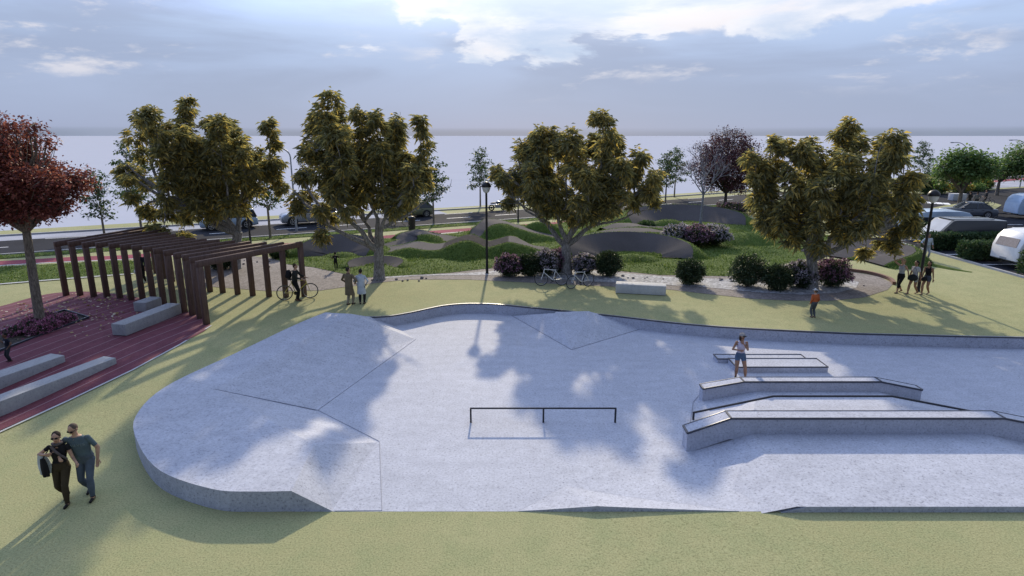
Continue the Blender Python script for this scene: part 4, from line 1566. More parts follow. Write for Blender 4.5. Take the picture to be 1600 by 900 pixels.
S3 = [((0.41, 33.5, 7.85), (0.56, 33.5, 5.01), .78), ((1.29, 33.5, 8.28), (1.4, 33.5, 3.8), .95), ((1.96, 33.5, 8.57), (2.11, 33.5, 3.45), .95), ((2.88, 33.5, 8.44), (2.95, 33.5, 3.27), 1.0), ((3.74, 33.5, 7.88), (3.8, 33.5, 3.09), .95), ((4.57, 33.5, 9.42), (4.75, 33.5, 3.27), .85), ((5.49, 33.5, 8.21), (5.55, 33.5, 3.45), .8),
      ((6.58, 33.5, 7.52), (6.48, 33.5, 3.8), .72), ((7.15, 33.5, 6.31), (6.98, 33.5, 4.32), .62), ((7.64, 33.5, 6.31), (7.45, 33.5, 4.67), .45), ((-0.34, 33.5, 6.11), (0, 33.5, 5.01), .6), ((-0.76, 33.5, 6.11), (-0.41, 33.5, 5.56), .45)]
S4 = [((11.73, 30, 7.21), (12.16, 30, 4.39), .62), ((12.34, 30, 8.04), (12.96, 30, 3.29), .72), ((12.9, 30, 7.98), (13.52, 30, 2.81), .8), ((13.74, 30, 7.57), (14.31, 30, 2.49), .85), ((14.45, 30, 7.98), (15.16, 30, 2.33), .72), ((15.29, 30, 7.39), (15.97, 30, 2.49), .85), ((16, 30, 8.92), (16.77, 30, 3.13), .78), ((16.7, 30, 8.19), (17.42, 30, 3.07), .8),
      ((17.71, 30, 7.15), (18.05, 30, 3.92), .7), ((18.22, 30, 7.8), (18.29, 30, 6.49), .42), ((18.42, 30, 6.49), (18.33, 30, 5.02), .45), ((19.04, 30, 5.27), (18.71, 30, 4.96), .36), ((19, 30, 4.08), (18.64, 30, 3.77), .36), ((18.6, 30, 3.19), (18.34, 30, 2.81), .36)]


def cols_(S):
    return [(t[0], t[2], b[2], r) for t, b, r in S]


F1, F2, F3, F4 = (-15.73, 34.9, 2.63), (-7.08, 32.1, 2.17), (2.98, 33.5, 2.2), (14.93, 30, 2.1)
gold_tree('olive gold tree with spreading crown behind the timber pergola', (-16.1, 34.9, 0.43), (F1[0], F1[2]), cols_(S1), 34.9, 11, [(*(-21.07, 34.9, 3.81)[::2], -0.6)])
gold_tree('olive gold tree with forked grey trunk beside the couple in long coats', (-7.14, 32.1, 0.43), (F2[0], F2[2]), cols_(S2), 32.1, 23, [(*(-3.25, 32.1, 5.4)[::2], 0.3), (*(-5.39, 32.1, 3.4)[::2], -0.2), (*(-10.91, 32.1, 6.77)[::2], -0.4)])
gold_tree('olive gold tree standing behind the two parked white bicycles', (3.05, 33.5, 0.43), (F3[0], F3[2]), cols_(S3), 33.5, 37, [(*(-1.11, 33.5, 5.53)[::2], 0.2), (*(8.03, 33.5, 4.25)[::2], 0.0), (*(-0.35, 33.5, 5.01)[::2], -0.3)])
gold_tree('olive gold tree rising from the pebbles behind the figure in orange', (15.13, 30.0, 0.43), (F4[0], F4[2]), cols_(S4), 30, 41, [(*(20.2, 30, 3.07)[::2], 0.0), (*(19.65, 30, 3.92)[::2], -0.5)])


def branch_tree(mb, p, d, L, r, depth, rnd, tips, spread=0.55, up=0.15, ratio=0.74):
    e = p + d * L
    mid = p.lerp(e, 0.5) + Vector((rnd.gauss(0, 1), rnd.gauss(0, 1), 0)) * L * 0.05
    mb.tube([p, mid, e], [r, r * 0.86, r * 0.70], 7 if r > 0.05 else (5 if r > 0.02 else 4), cap=False)
    if depth == 0:
        tips.append((e, d))
        return
    k = 2 if rnd.random() < 0.45 else 3
    a0 = rnd.uniform(0, 2 * PI)
    u, w = frame_of(d)
    for i in range(k):
        a = a0 + 2 * PI * i / k + rnd.uniform(-0.4, 0.4)
        s_ = spread * rnd.uniform(0.65, 1.25)
        nd = (d + (u * math.cos(a) + w * math.sin(a)) * s_ + Vector((0, 0, up))).normalized()
        branch_tree(mb, e, nd, L * ratio * rnd.uniform(0.8, 1.15), r * 0.66, depth - 1, rnd, tips, spread, up, ratio)


def fine_tree(name, label, loc, fork_z, trunk_r, blobs, nleaf, size, leaf, bark, seed, group=None, lean=0.0, open_=0.45, limbs=True, flat=0.0):
    """blobs: (x, y, z, rx, ry, rz) leaf masses relative to the foot; leaves sit on sprays of twigs inside them"""
    rnd = random.Random(seed)
    rg = np.random.default_rng(seed)
    r_ = root(name, label, 'tree', loc, 0, group)
    tr = MB()
    fk = Vector((lean, 0, fork_z))
    top = max(b[2] + b[5] for b in blobs)
    tr.tube([(0, 0, -0.1), (0, 0, 0.1), (lean * 0.4, 0, fork_z * 0.5), fk], [trunk_r * 1.5, trunk_r * 1.15, trunk_r, trunk_r * 0.85], 10)
    tot = sum(b[3] * b[4] * b[5] for b in blobs)
    C, O = [], []
    for (x, y, z, rx, ry, rz_) in blobs:
        c = Vector((x, y, z))
        if limbs:
            st = fk if z - rz_ * 0.4 > fork_z else Vector((0, 0, max(0.5, fork_z * 0.8)))
            st = Vector((lean * min(1, z / top), 0, max(fork_z, min(z - 0.5 * (abs(x) + rz_), z * 0.8)))) if flat else st
            pts = wiggle(st, c + Vector((0, 0, rz_ * 0.35)), rnd, 4, 0.09)
            tr.tube(pts, [max(0.012, trunk_r * 0.55 * (1 - 0.2 * j)) for j in range(len(pts))], 6, cap=False)
            for q in range(7):
                a, b_ = rnd.uniform(0, 2 * PI), rnd.uniform(-0.6, 0.9)
                e = c + Vector((math.cos(a) * rx, math.sin(a) * ry, b_ * rz_)) * 0.8
                s0 = pts[rnd.randrange(1, len(pts))]
                tr.tube(wiggle(s0, e, rnd, 3, 0.1), [trunk_r * 0.2, trunk_r * 0.14, trunk_r * 0.09, 0.006], 4, cap=False)
        n_ = max(8, int(nleaf / 6 * (rx * ry * rz_) / tot))
        for q in range(n_):
            d = Vector((rnd.gauss(0, 1), rnd.gauss(0, 1), rnd.gauss(0, 1))).normalized()
            lump = 0.80 + 0.55 * noise.noise(Vector((d.x * 2.2 + x, d.y * 2.2 + seed, d.z * 2.2 + z)))
            f = rnd.random() ** open_ * lump
            C.append(c + Vector((d.x * rx, d.y * ry, d.z * rz_)) * f)
            O.append(d)
    tr.build('trunk', bark, r_, smooth=60)
    C, O = np.array(C), np.array(O)
    k = 6
    P = np.repeat(C, k, 0) + rg.normal(0, size * 0.9, (len(C) * k, 3)) * np.array([1, 1, 0.45 if flat else 1])
    Q = np.repeat(O, k, 0)
    n_ = len(P)
    D = rg.normal(0, 1, (n_, 3)) + Q * 0.7
    D[:, 2] *= 0.55
    L = size * (0.7 + 0.6 * rg.random(n_))
    v, f = kites(P, D, L, L * (0.55 + 0.2 * rg.random(n_)), 0.2, rg)
    leaf_obj('crown', [(v, f, 0)], leaf, r_)
    return r_


# copper tree in the planter
tb = (-19.2, 23.85, 0.31)
pp = lambda px, py, dy=0.0: tuple(Vector(ATY_) for ATY_ in ())
CR = [((-18.17, 23.9, 8.03), .55), ((-19.01, 23.9, 7.44), 1.0), ((-17.83, 23.9, 8.27), .50), ((-17.74, 23.9, 7.75), .55), ((-19.18, 23.9, 6.6), 1.3), ((-18.24, 23.9, 6.36), 1.2), ((-17.4, 23.9, 6.24), 1.0), ((-17.13, 23.9, 6.21), .7), ((-17.38, 23.9, 5.62), .65), ((-18.83, 23.9, 5.18), .8), ((-17.95, 23.9, 5.23), .75), ((-19.67, 23.9, 5.13), .8), ((-18.49, 23.9, 5), .6), ((-18.03, 23.9, 5.5), .85), ((-20.11, 23.9, 6.84), 1.6), ((-21.14, 23.9, 6.6), 1.4), ((-19.09, 23.9, 8.27), .75), ((-20.01, 23.9, 7.92), 1.1), ((-19.16, 23.9, 5.43), .8), ((-20.29, 23.9, 5.38), .8)]
bl = []
rnd = random.Random(77)
for (x, y, z), r in CR:
    for s_ in ((0,) if r < 0.7 else (-0.7, 0.55)):
        bl.append((x - tb[0] + rnd.gauss(0, 0.1), s_ * r * 1.2 + rnd.gauss(0, 0.1), z - tb[2], r * .80, r * .80, r * 0.70))
fine_tree('copper_tree', 'copper red tree growing from the square planting bed in the red deck', tb, 4.0, 0.17, bl, 36000, 0.125, 'leaf_red', 'bark_red', 7, lean=0.15, open_=0.5)

# purple beech behind the far turn wall
tb = (21.6, 62.3, 0.44)
bl = []
for k in range(26):
    t = (k + 0.5) / 26
    z = 2.2 + t * 5.9
    w = 4.1 * math.sin(PI * (0.16 + 0.80 * t)) ** 0.75
    a = k * 2.4
    bl.append((math.cos(a) * w * 0.55, math.sin(a) * w * 0.55, z, w * 0.50, w * 0.50, 0.85))
fine_tree('purple_tree', 'dark purple round headed tree beyond the far turn wall', tb, 1.9, 0.16, bl, 19000, 0.17, 'leaf_purple', 'bark_dark', 9, open_=0.42)

# pale bare tree
tb = (16.3, 52.7, 0.9)
r_ = root('bare_tree', 'pale grey almost bare tree in the flower bed left of the purple tree', 'tree', tb)
mb = MB()
tips = []
rnd = random.Random(15)
tr0 = Vector((0, 0, -0.5))
mb.tube([tr0, (0, 0, 0.9), (0.05, 0, 2.3)], [0.13, 0.10, 0.085], 8)
for k in range(5):
    a = 2 * PI * k / 5 + 0.3
    branch_tree(mb, Vector((0.05, 0, 2.2)), Vector((math.cos(a) * 0.62, math.sin(a) * 0.55, 0.8)).normalized(), 1.12, 0.055, 4, rnd, tips, 0.55, 0.10, 0.76)
branch_tree(mb, Vector((0.05, 0, 2.2)), Vector((0.05, 0.05, 1)), 1.35, 0.06, 4, rnd, tips, 0.5, 0.2, 0.78)
mb.build('trunk', 'bark_pale', r_, smooth=60)
rg = np.random.default_rng(4)
P = np.repeat(np.array([t[0] for t in tips]), 2, 0)
P = P + rg.normal(0, 0.16, P.shape)
v, f = kites(P, rg.normal(0, 1, P.shape), np.full(len(P), 0.13), np.full(len(P), 0.07), 0.2, rg)
leaf_obj('crown', [(v, f, 0)], 'leaf_purple', r_)


def street_tree(label, loc, h, w, seed, nleaf=1500, size=0.22, leaf='leaf_green', crown0=0.34):
    rnd = random.Random(seed)
    bl = []
    n_ = 15
    for k in range(n_):
        t = (k + 0.5) / n_
        z = h * (crown0 + (0.97 - crown0) * t)
        ww = w * (0.35 + 0.75 * math.sin(PI * (0.22 + 0.70 * t))) * rnd.uniform(0.7, 1.1)
        a = k * 2.4 + seed
        o = ww * rnd.uniform(0.35, 0.62)
        bl.append((math.cos(a) * o, math.sin(a) * o, z, ww * 0.55, ww * 0.55, h * 0.045))
    return fine_tree('street_tree', label, loc, h * crown0, 0.06 + h * 0.004, bl, nleaf, size, leaf, 'bark_red', seed, 'young trees along the coast road', open_=0.6, flat=1.0)


street_tree('slim young street tree left of the big gold tree behind the pergola', (-30.2, 49.6, 0.45), 7.3, 2.0, 101, 1900)
street_tree('young street tree half hidden to the right of the gold tree behind the pergola', (-18.2, 45.7, 0.45), 6.6, 1.5, 102, 1500)
street_tree('young street tree between the forked gold tree and the lamp post', (-6.8, 53.0, 0.45), 5.9, 1.6, 103, 1500)
street_tree('small street tree on the far verge above the park lamp', (-3.4, 66.0, 0.45), 6.4, 1.5, 104, 1300)
street_tree('young street tree just right of the gold tree behind the bicycles', (17.5, 70.2, 0.45), 6.0, 1.4, 105, 1200)
street_tree('young street tree between a slimmer one and the pale bare tree', (20.4, 77.5, 0.45), 6.2, 1.7, 106, 1300)
street_tree('lone young tree on the shore left of the two spreading green trees', (76.5, 116.6, 0.45), 6.6, 2.3, 107, 1400, 0.3, crown0=0.2)
street_tree('slender staked sapling behind the trunk of the copper tree', (-29.2, 43.5, 0.45), 5.2, 1.1, 108, 700)

# two spreading green trees by the junction


def green_tree(label, loc, blobs, seed, fork=1.8, tr=0.2, n_=6500):
    return fine_tree('green_tree', label, loc, fork, tr, blobs, n_, 0.30, 'leaf_bright', 'bark_red', seed, 'spreading green trees at the junction', open_=0.42)


b0 = (46.21, 63.5, 0.43)
bl = []
for px, py, r in [(1478,258,1.6), (1468,268,1.1), (1490,248,1.6), (1505,250,1.8), (1520,256,1.6), (1535,258,1.3), (1500,266,1.8), (1482,274,1.2), (1525,268,1.4), (1512,274,1.4), (1460,262,0.7), (1486,242,.9)]:
    x, _, z = tuple(np.array([ (px-800)/957.0, 0, 0]))
    v_ = -(py - 450) / 957.0
    dy, dz = math.cos(R(14)) + v_ * math.sin(R(14)), -math.sin(R(14)) + v_ * math.cos(R(14))
    t = 63.5 / dy
    bl.append(((px - 800) / 957.0 * t - b0[0], ((px * 7) % 5 - 2) * 0.5, 8 + dz * t - 0.45, r, r, r * 0.75))
green_tree('spreading green tree with leaning twin trunks behind the grey saloon car', (b0[0], 63.5, 0.45), bl, 201)
b1 = (62.86, 80, 0.38)
bl = []
for px, py, r in [(1545,262,1.7), (1560,256,2.0), (1575,248,2.2), (1590,240,2.2), (1605,236,2.4), (1590,258,2.2), (1570,266,1.8), (1605,256,2.2), (1548,272,1.2), (1620,246,2.2)]:
    v_ = -(py - 450) / 957.0
    dy, dz = math.cos(R(14)) + v_ * math.sin(R(14)), -math.sin(R(14)) + v_ * math.cos(R(14))
    t = 80 / dy
    bl.append(((px - 800) / 957.0 * t - b1[0], ((px * 7) % 5 - 2) * 0.6, 8 + dz * t - 0.45, r, r, r * 0.75))
green_tree('spreading green tree with fan of thin trunks behind the pale blue caravan', (b1[0], 80, 0.45), bl, 202, 1.6, 0.2, 7000)


def shrub(label, px, py, r, h, leaf, flower=None, seed=1, ff=0.4, Y=None, n_=1500, group='shrubs in the planting beds', name='shrub', size=0.12, cat='shrub', xyz=None):
    rnd = random.Random(seed)
    rg = np.random.default_rng(seed)
    x, y, z = xyz
    r_ = root(name, label, cat, (x, y, z), 0, group)
    st = MB()
    for k in range(9):
        a = 2 * PI * k / 9 + rnd.uniform(-0.3, 0.3)
        e = Vector((math.cos(a) * r * 0.7, math.sin(a) * r * 0.7, h * rnd.uniform(0.5, 0.85)))
        st.tube(wiggle((0, 0, -0.05), e, rnd, 3, 0.1), [0.03, 0.022, 0.014, 0.007], 4, cap=False)
    st.build('stem', 'bark_dark', r_)
    d = rg.normal(0, 1, (n_, 3))
    d /= np.linalg.norm(d, axis=1, keepdims=True)
    lump = np.array([0.86 + 0.34 * noise.noise(Vector((q[0] * 2.3 + seed, q[1] * 2.3, q[2] * 2.3))) for q in d])
    f_ = rg.random(n_) ** 0.30 * lump
    C = d * f_[:, None] * np.array([r, r, h * 0.52]) + np.array([0, 0, h * 0.52])
    C[:, 2] = np.maximum(C[:, 2], 0.06)
    k = 5
    P = np.repeat(C, k, 0) + rg.normal(0, size * 0.45, (n_ * k, 3))
    Q = np.repeat(d, k, 0)
    D = rg.normal(0, 0.8, P.shape) + Q * 0.9 + np.array([0, 0, 0.25])
    L = size * (0.7 + 0.6 * rg.random(len(P)))
    v, f = kites(P, D, L, L * 0.45, 0.12, rg)
    leaf_obj('foliage', [(v, f, 0)], leaf, r_)
    if flower:
        s_ = (f_ > 0.60) & (rg.random(n_) < ff) & (d[:, 2] > -0.45)
        Cf = d[s_] * (lump[s_] * 1.02)[:, None] * np.array([r, r, h * 0.52]) + np.array([0, 0, h * 0.53])
        k = 7
        P = np.repeat(Cf, k, 0) + rg.normal(0, size * 0.35, (len(Cf) * k, 3))
        D = rg.normal(0, 0.8, P.shape) + np.repeat(d[s_], k, 0)
        L = size * 0.75 * (0.7 + 0.6 * rg.random(len(P)))
        v, f = kites(P, D, L, L * 0.7, 0.0, rg)
        leaf_obj('blossom', [(v, f, 0)], flower, r_)
    return r_


SH = [
    ('pink flowering shrub beside the foot of the park lamp', (-0.18, 33.02, 0.46), .82, 1.15, 'leaf_shrub', 'petal_pink', .55),
    ('dark green shrub between two pink ones by the park lamp', (0.96, 33.02, 0.46), .72, 1.25, 'leaf_shrub', None, 0),
    ('pale and pink flowering shrub left of the trunk behind the white bicycles', (1.86, 33.34, 0.46), .75, 1.35, 'leaf_shrub', 'petal_pale', .45),
    ('deep pink flowering shrub touching the trunk behind the white bicycles', (2.62, 34, 0.46), .7, 1.3, 'leaf_shrub', 'petal_pink', .5),
    ('pale flowering shrub just right of the trunk behind the white bicycles', (4.02, 33.5, 0.46), .72, 1.1, 'leaf_shrub', 'petal_pale', .5),
    ('round dark green shrub between the white bicycles and the white bench', (5.31, 33.02, 0.46), .80, 1.35, 'leaf_shrub', None, 0),
    ('lone round green shrub behind the end of the white stone bench', (9.25, 31.07, 0.46), .78, 1.3, 'leaf_shrub', None, 0),
    ('largest round green shrub in the pebble bed', (12.1, 30.65, 0.46), 1.02, 1.65, 'leaf_shrub', None, 0),
    ('smaller dark green shrub between the largest one and the pink flowers', (13.25, 29.84, 0.46), .82, 1.25, 'leaf_shrub', None, 0),
    ('pink and white flowering shrub left of the trunk behind the orange figure', (14.62, 30.38, 0.46), .85, 1.3, 'leaf_shrub', 'petal_pale', .5),
    ('purple pink flowering shrub right of the trunk behind the orange figure', (16.39, 30.65, 0.46), .95, 1.4, 'leaf_shrub', 'petal_pink', .55),
    ('pale flowering shrub at the left end of the bed round the bare tree', (11.53, 42.24, 0.6), 1.15, 1.35, 'leaf_shrub', 'petal_pale', .5),
    ('purple flowering shrub in the middle of the bed round the bare tree', (12.73, 41.73, 0.6), 1.15, 1.4, 'leaf_shrub', 'petal_pink', .5),
    ('pale flowering shrub at the right end of the bed round the bare tree', (14.08, 42.24, 0.6), 1.1, 1.3, 'leaf_shrub', 'petal_pale', .5),
    ('low mauve shrub under the purple tree', (22.17, 61.15, 0.46), 2.0, 1.0, 'leaf_shrub', 'petal_pink', .4),
    ('dark shrub behind the pergola beneath the gold tree', (-16.95, 34.86, 0.46), .85, 1.0, 'leaf_shrub', None, 0),
    ('small leafy plant on the lawn edge behind the last pergola posts', (-14.76, 38.13, 0.5), .55, .6, 'leaf_green', None, 0),
    ('small green shrub on the lawn left of the bed round the bare tree', (10.85, 49.09, 0.5), .8, .8, 'leaf_green', None, 0),
]
for i, (lab, p, r, h, lf, fl, ff) in enumerate(SH):
    shrub(lab, 0, 0, r, h, lf, fl, 300 + i, ff, n_=1300, xyz=p)

# heather in the planter
rnd = random.Random(3)
HE = ['at the left front', 'in the left middle', 'at the right front', 'in the middle', 'beside the trunk', 'in front of the trunk', 'in the right middle', 'farthest to the right', 'behind the trunk']
for i, (px, py) in enumerate([(28,527), (44,520), (78,519), (62,525), (52,513), (68,514), (90,512), (104,508), (76,506)]):
    ux = XYZ = None
    v_ = -(py - 450) / 957.0
    dy, dz = math.cos(R(14)) + v_ * math.sin(R(14)), -math.sin(R(14)) + v_ * math.cos(R(14))
    t = (0.33 - 8) / dz
    shrub('pink heather plant %s of the flower patch in the planter' % HE[i], 0, 0, .42, .5, 'leaf_shrub', 'petal_heather', 400 + i, 0.85, n_=420, group='heather in the square planter', name='heather', size=0.07, cat='flower',
          xyz=((px - 800) / 957.0 * t, dy * t, 0.32))

# island planting at the junction
for i, (lab, px, py, r, h, lf, fl, ff) in enumerate([
    ('yellow flowering shrub on the junction island left of the twin trunks', 1466, 302, 1.3, 1.5, 'leaf_bright', 'petal_yellow', .5),
    ('low green shrub at the left end of the junction island', 1452, 301, .9, 1.1, 'leaf_green', None, 0),
    ('orange yellow flowering shrub on the junction island right of the twin trunks', 1500, 300, 1.5, 1.1, 'leaf_bright', 'petal_yellow', .5),
    ('low bright green shrub near the right end of the junction island', 1522, 298, 1.5, .9, 'leaf_bright', None, 0),
    ('yellow flowering shrub at the right end of the junction island', 1537, 296.5, 1.1, 1.4, 'leaf_bright', 'petal_yellow', .5)]):
    v_ = -(py - 450) / 957.0
    dy, dz = math.cos(R(14)) + v_ * math.sin(R(14)), -math.sin(R(14)) + v_ * math.cos(R(14))
    t = (0.5 - 8) / dz
    shrub(lab, 0, 0, r, h, lf, fl, 500 + i, ff, n_=420, size=0.24, group='shrubs on the junction island', xyz=((px - 800) / 957.0 * t, dy * t, 0.5))


def conifer(label, loc, h, r, seed):
    bl = []
    for k in range(8):
        t = k / 7
        bl.append((0, 0, h * (0.12 + 0.8 * t), r * (1 - 0.85 * t), r * (1 - 0.85 * t), h * 0.12))
    return fine_tree('conifer', label, loc, 0.3, 0.08, bl, 2400, 0.22, 'leaf_green', 'bark_dark', seed, 'conifers on the junction island', open_=0.3, limbs=False)


conifer('pointed blue green conifer left of the spreading tree with twin trunks', (54.51, 81.35, 0.5), 4.4, 1.25, 61)
conifer('narrow conifer between the two spreading green trees', (69.52, 91.55, 0.5), 4.3, 1.1, 62)


def hedge(label, x0, x1, y0, y1, h, seed):
    rg = np.random.default_rng(seed)
    cx, cy = (x0 + x1) / 2, (y0 + y1) / 2
    r_ = root('hedge', label, 'hedge', (cx, cy, 0.45), 0, 'clipped hedges between the parking bays')
    w, d = x1 - x0, y1 - y0
    st = MB()
    k = int(w / 0.55)
    for i in range(k):
        x = -w / 2 + w * (i + 0.5) / k
        st.tube([(x, 0, -0.02), (x, 0, h * 0.6)], [0.03, 0.015], 5)
    st.tube([(-w / 2 + 0.1, 0, 0.04), (w / 2 - 0.1, 0, 0.04)], 0.03, 5)
    st.build('stem', 'bark_dark', r_)
    n_ = int(1500 * (w * h * 2 + w * d + d * h * 2) / 6)
    P = rg.random((n_, 3)) * np.array([w, d, h - 0.10]) + np.array([-w / 2, -d / 2, 0.10])
    ax = rg.integers(0, 5, n_)
    dep = np.abs(rg.normal(0, 0.05, n_))
    pw = np.array([w * h, w * h, w * d, d * h, d * h])
    ax = rg.choice(5, n_, p=pw / pw.sum())
    bul = np.array([0.05 * math.sin(p[0] * 11.0) + 0.05 * noise.noise(Vector((p[0] * 2, p[1] * 2, p[2] * 2))) for p in P])
    rnd_c = 0.10
    P[ax == 0, 1] = -d / 2 - bul[ax == 0] + dep[ax == 0]
    P[ax == 1, 1] = d / 2 + bul[ax == 1] - dep[ax == 1]
    P[ax == 2, 2] = h + bul[ax == 2] - dep[ax == 2]
    P[ax == 3, 0] = -w / 2 - bul[ax == 3] + dep[ax == 3]
    P[ax == 4, 0] = w / 2 + bul[ax == 4] - dep[ax == 4]
    D = rg.normal(0, 0.5, P.shape) + np.array([0, 0, 0.9])
    D[ax == 0, 1] -= 0.8
    D[ax == 1, 1] += 0.8
    D[ax == 3, 0] -= 0.8
    D[ax == 4, 0] += 0.8
    L = 0.12 + 0.10 * rg.random(n_)
    v, f = kites(P, D, L, L * 0.35, 0.05, rg)
    # leafy core so that no light runs straight through
    m_ = int(n_ * 0.4)
    P2 = (rg.random((m_, 3)) - np.array([.5, .5, 0])) * np.array([w * 0.94, d * 0.8, h * 0.9]) + np.array([0, 0, 0.08])
    L2 = 0.2 + 0.1 * rg.random(m_)
    v2, f2 = kites(P2, rg.normal(0, 1, P2.shape), L2, L2 * 0.7, 0.05, rg)
    leaf_obj('foliage', [(v, f, 0), (v2, f2, 0)], 'leaf_hedge', r_)


hedge('longest clipped hedge running in front of the dark van', 28.0, 33.6, 40.6, 41.5, 1.1, 71)
hedge('shorter clipped hedge beside the white caravan with the end window', 27.95, 30.5, 37.0, 37.9, 1.12, 72)
hedge('clipped hedge partly out of the picture in front of the white caravan', 28.1, 33.4, 32.4, 33.3, 1.3, 73)
hedge('clipped hedge between the dark van and the pale blue camper', 29.2, 34.4, 45.0, 45.8, 1.2, 74)

# fallen leaves on the deck and round the trees
rg = np.random.default_rng(12)
P = []
for (cx, cy, sx, sy, n_) in ((-20.6, 26.6, 1.6, 1.5, 230), (-19.5, 24.8, 2.0, 1.6, 110), (-17.4, 25.6, 1.4, 1.2, 70), (-16.4, 24, 1.2, 1.5, 14)):
    for k in range(n_):
        x, y = rg.normal(cx, sx), rg.normal(cy, sy)
        if inside((x, y), deck):
            P.append((x, y, g(x, y) + 0.055))
P = np.array(P)
D = rg.normal(0, 1, P.shape)
D[:, 2] *= 0.08
L = 0.08 + 0.09 * rg.random(len(P))
v, f = kites(P, D, L, L * 0.6, 0.0, rg)
tag(link('fallen_leaves', np_mesh('fallen_leaves', v, f), 'fallen'), 'yellow fallen leaves scattered over the red deck', None, kind='stuff')

# ------------------------------------------------------------------ lamps and street furniture


def park_lamp(label, x, y, h=5.0):
    r_ = root('park_lamp', label, 'lamp post', (x, y, g(x, y)), 0, 'black park lamps')
    mb = MB()
    mb.lathe([(0.10, -0.05), (0.10, 0.04), (0.08, 0.07), (0.075, 0.55), (0.066, 0.60), (0.058, h - 0.45), (0.06, h - 0.43), (0.05, h - 0.40)], n=12)
    mb.build('pole', 'black', r_, smooth=40)
    mb = MB()
    mb.lathe([(0.07, h - 0.50), (0.15, h - 0.44), (0.225, h - 0.26), (0.235, h - 0.17)], n=16)
    mb.build('lamp_bowl', 'lamp_glass', r_, smooth=50)
    mb = MB()
    mb.lathe([(0.27, h - 0.175), (0.275, h - 0.15), (0.25, h - 0.05), (0.17, h + 0.06), (0.06, h + 0.11), (0.0001, h + 0.12)], n=18)
    mb.build('lamp_hood', 'black', r_, smooth=50)


park_lamp('black park lamp with domed hood standing by the pink shrubs', -1.4, 33.6)
park_lamp('black park lamp behind the three women on the turf', 20.25, 29.6, 4.9)
park_lamp('black park lamp mostly hidden by the gold tree behind the pergola', -18.7, 43.3, 4.2)
park_lamp('black park lamp beyond the tall jump, behind the branches of a gold tree', 0.55, 54.5, 4.0)


def street_light(label, x, y, h, arm, az=0.0):
    r_ = root('street_light', label, 'street light', (x, y, g(x, y)), az, 'curved street lights on the coast road')
    mb = MB()
    pts = [(0, 0, -0.05), (0, 0, h * 0.5), (0, 0, h - arm * 0.8)]
    for k in range(1, 8):
        a = PI / 2 * k / 7 * 1.12
        pts.append((-arm * (1 - math.cos(a)), 0, h - arm * 0.8 + arm * 0.8 * math.sin(a)))
    mb.tube(pts, [0.085, 0.07] + [0.055] * (len(pts) - 2), 8)
    mb.build('pole', 'grey_metal', r_, smooth=50)
    e = Vector(pts[-1])
    mb = MB()
    mb.ell(e + Vector((-0.25, 0, 0.0)), (0.36, 0.15, 0.09), 12, 6)
    mb.build('lamp_head', 'grey_metal', r_, smooth=60)


street_light('tall grey curved street light left of the forked gold tree', -17.35, 49.0, 6.6, 0.9)
street_light('tall grey curved street light above the tree with leaning twin trunks', 70.0, 96.5, 6.5, 1.9)
street_light('grey curved street light half hidden by the right gold tree', 56.5, 89.0, 6.2, 1.5)
street_light('grey curved street light at the right edge above the fan trunked tree', 75.5, 92.0, 6.9, 2.0)

mb = MB()
r_ = root('litter_bin', 'dark cylindrical litter bin on the verge left of the roller run', 'litter bin', (-8.2, 49.9, 0.46))
mb.lathe([(0.26, 0), (0.28, 0.04), (0.30, 0.95), (0.31, 0.97), (0.31, 1.03), (0.27, 1.05)], n=16)
mb.build('bin_body', 'trim', r_, smooth=40)
mb = MB()
mb.lathe([(0.28, 1.045), (0.24, 1.10), (0.08, 1.15), (0.001, 1.155)], n=16)
mb.build('lid', 'black', r_, smooth=40)
mb = MB()
mb.box((0, 0, 0.4), (1.6, 0.9, 0.8))
bx_ = (52.87, 73.16, 0.5)
tag(mb.build('stone_block', 'white_stone', bevel=0.04, loc=(bx_[0], bx_[1], 0.5)), 'pale stone block on the turf behind the grey saloon car', 'stone block')

# ------------------------------------------------------------------ vehicles
M['paint_silver'] = m_paint('silver_paint', (0.30, 0.32, 0.36), 0.3)
M['paint_blue'] = m_paint('pale_blue_paint', (0.34, 0.45, 0.58))
M['paint_olive'] = m_paint('olive_paint', (0.16, 0.17, 0.10), 0.2)
M['paint_grey'] = m_paint('dark_grey_paint', (0.10, 0.115, 0.14), 0.3)
M['paint_van'] = m_paint('charcoal_paint', (0.045, 0.05, 0.062), 0.2)
M['paint_hood'] = m_paint('light_grey_paint', (0.36, 0.38, 0.42), 0.1)
M['caravan_white'] = m_paint('cream_white_panel', (0.74, 0.73, 0.72), rough=0.4)
M['caravan_blue'] = m_paint('pale_blue_panel', (0.42, 0.54, 0.68), rough=0.4)
M['curtain'] = plain('caravan_curtain', (0.33, 0.28, 0.26), 0.8, scale=14)


def wheel(parent, x, y, r, w=0.22):
    s = 1 if y > 0 else -1
    o = MB()
    o.lathe([(r * 0.62, -w / 2), (r * 0.92, -w / 2), (r, -w * 0.32), (r, w * 0.32), (r * 0.92, w / 2), (r * 0.62, w / 2)], (0, 0, 0), 22, axis='Y')
    ob = o.build('wheel', 'tyre', parent, smooth=40, loc=(x, y, r))
    m = MB()
    m.lathe([(r * 0.64, s * (w / 2 - 0.02)), (r * 0.66, s * (w / 2 + 0.008)), (r * 0.56, s * (w / 2 + 0.004)), (r * 0.52, s * (w / 2 - 0.04)), (r * 0.15, s * (w / 2 - 0.03))], (0, 0, 0), 22, axis='Y')
    for k in range(5):
        a = 2 * PI * k / 5
        m.beam((0, s * (w / 2), 0), (math.cos(a) * r * 0.58, s * (w / 2), math.sin(a) * r * 0.58), 0.07, 0.04)
    m.build('rim', 'alloy', ob, smooth=40)
    return ob


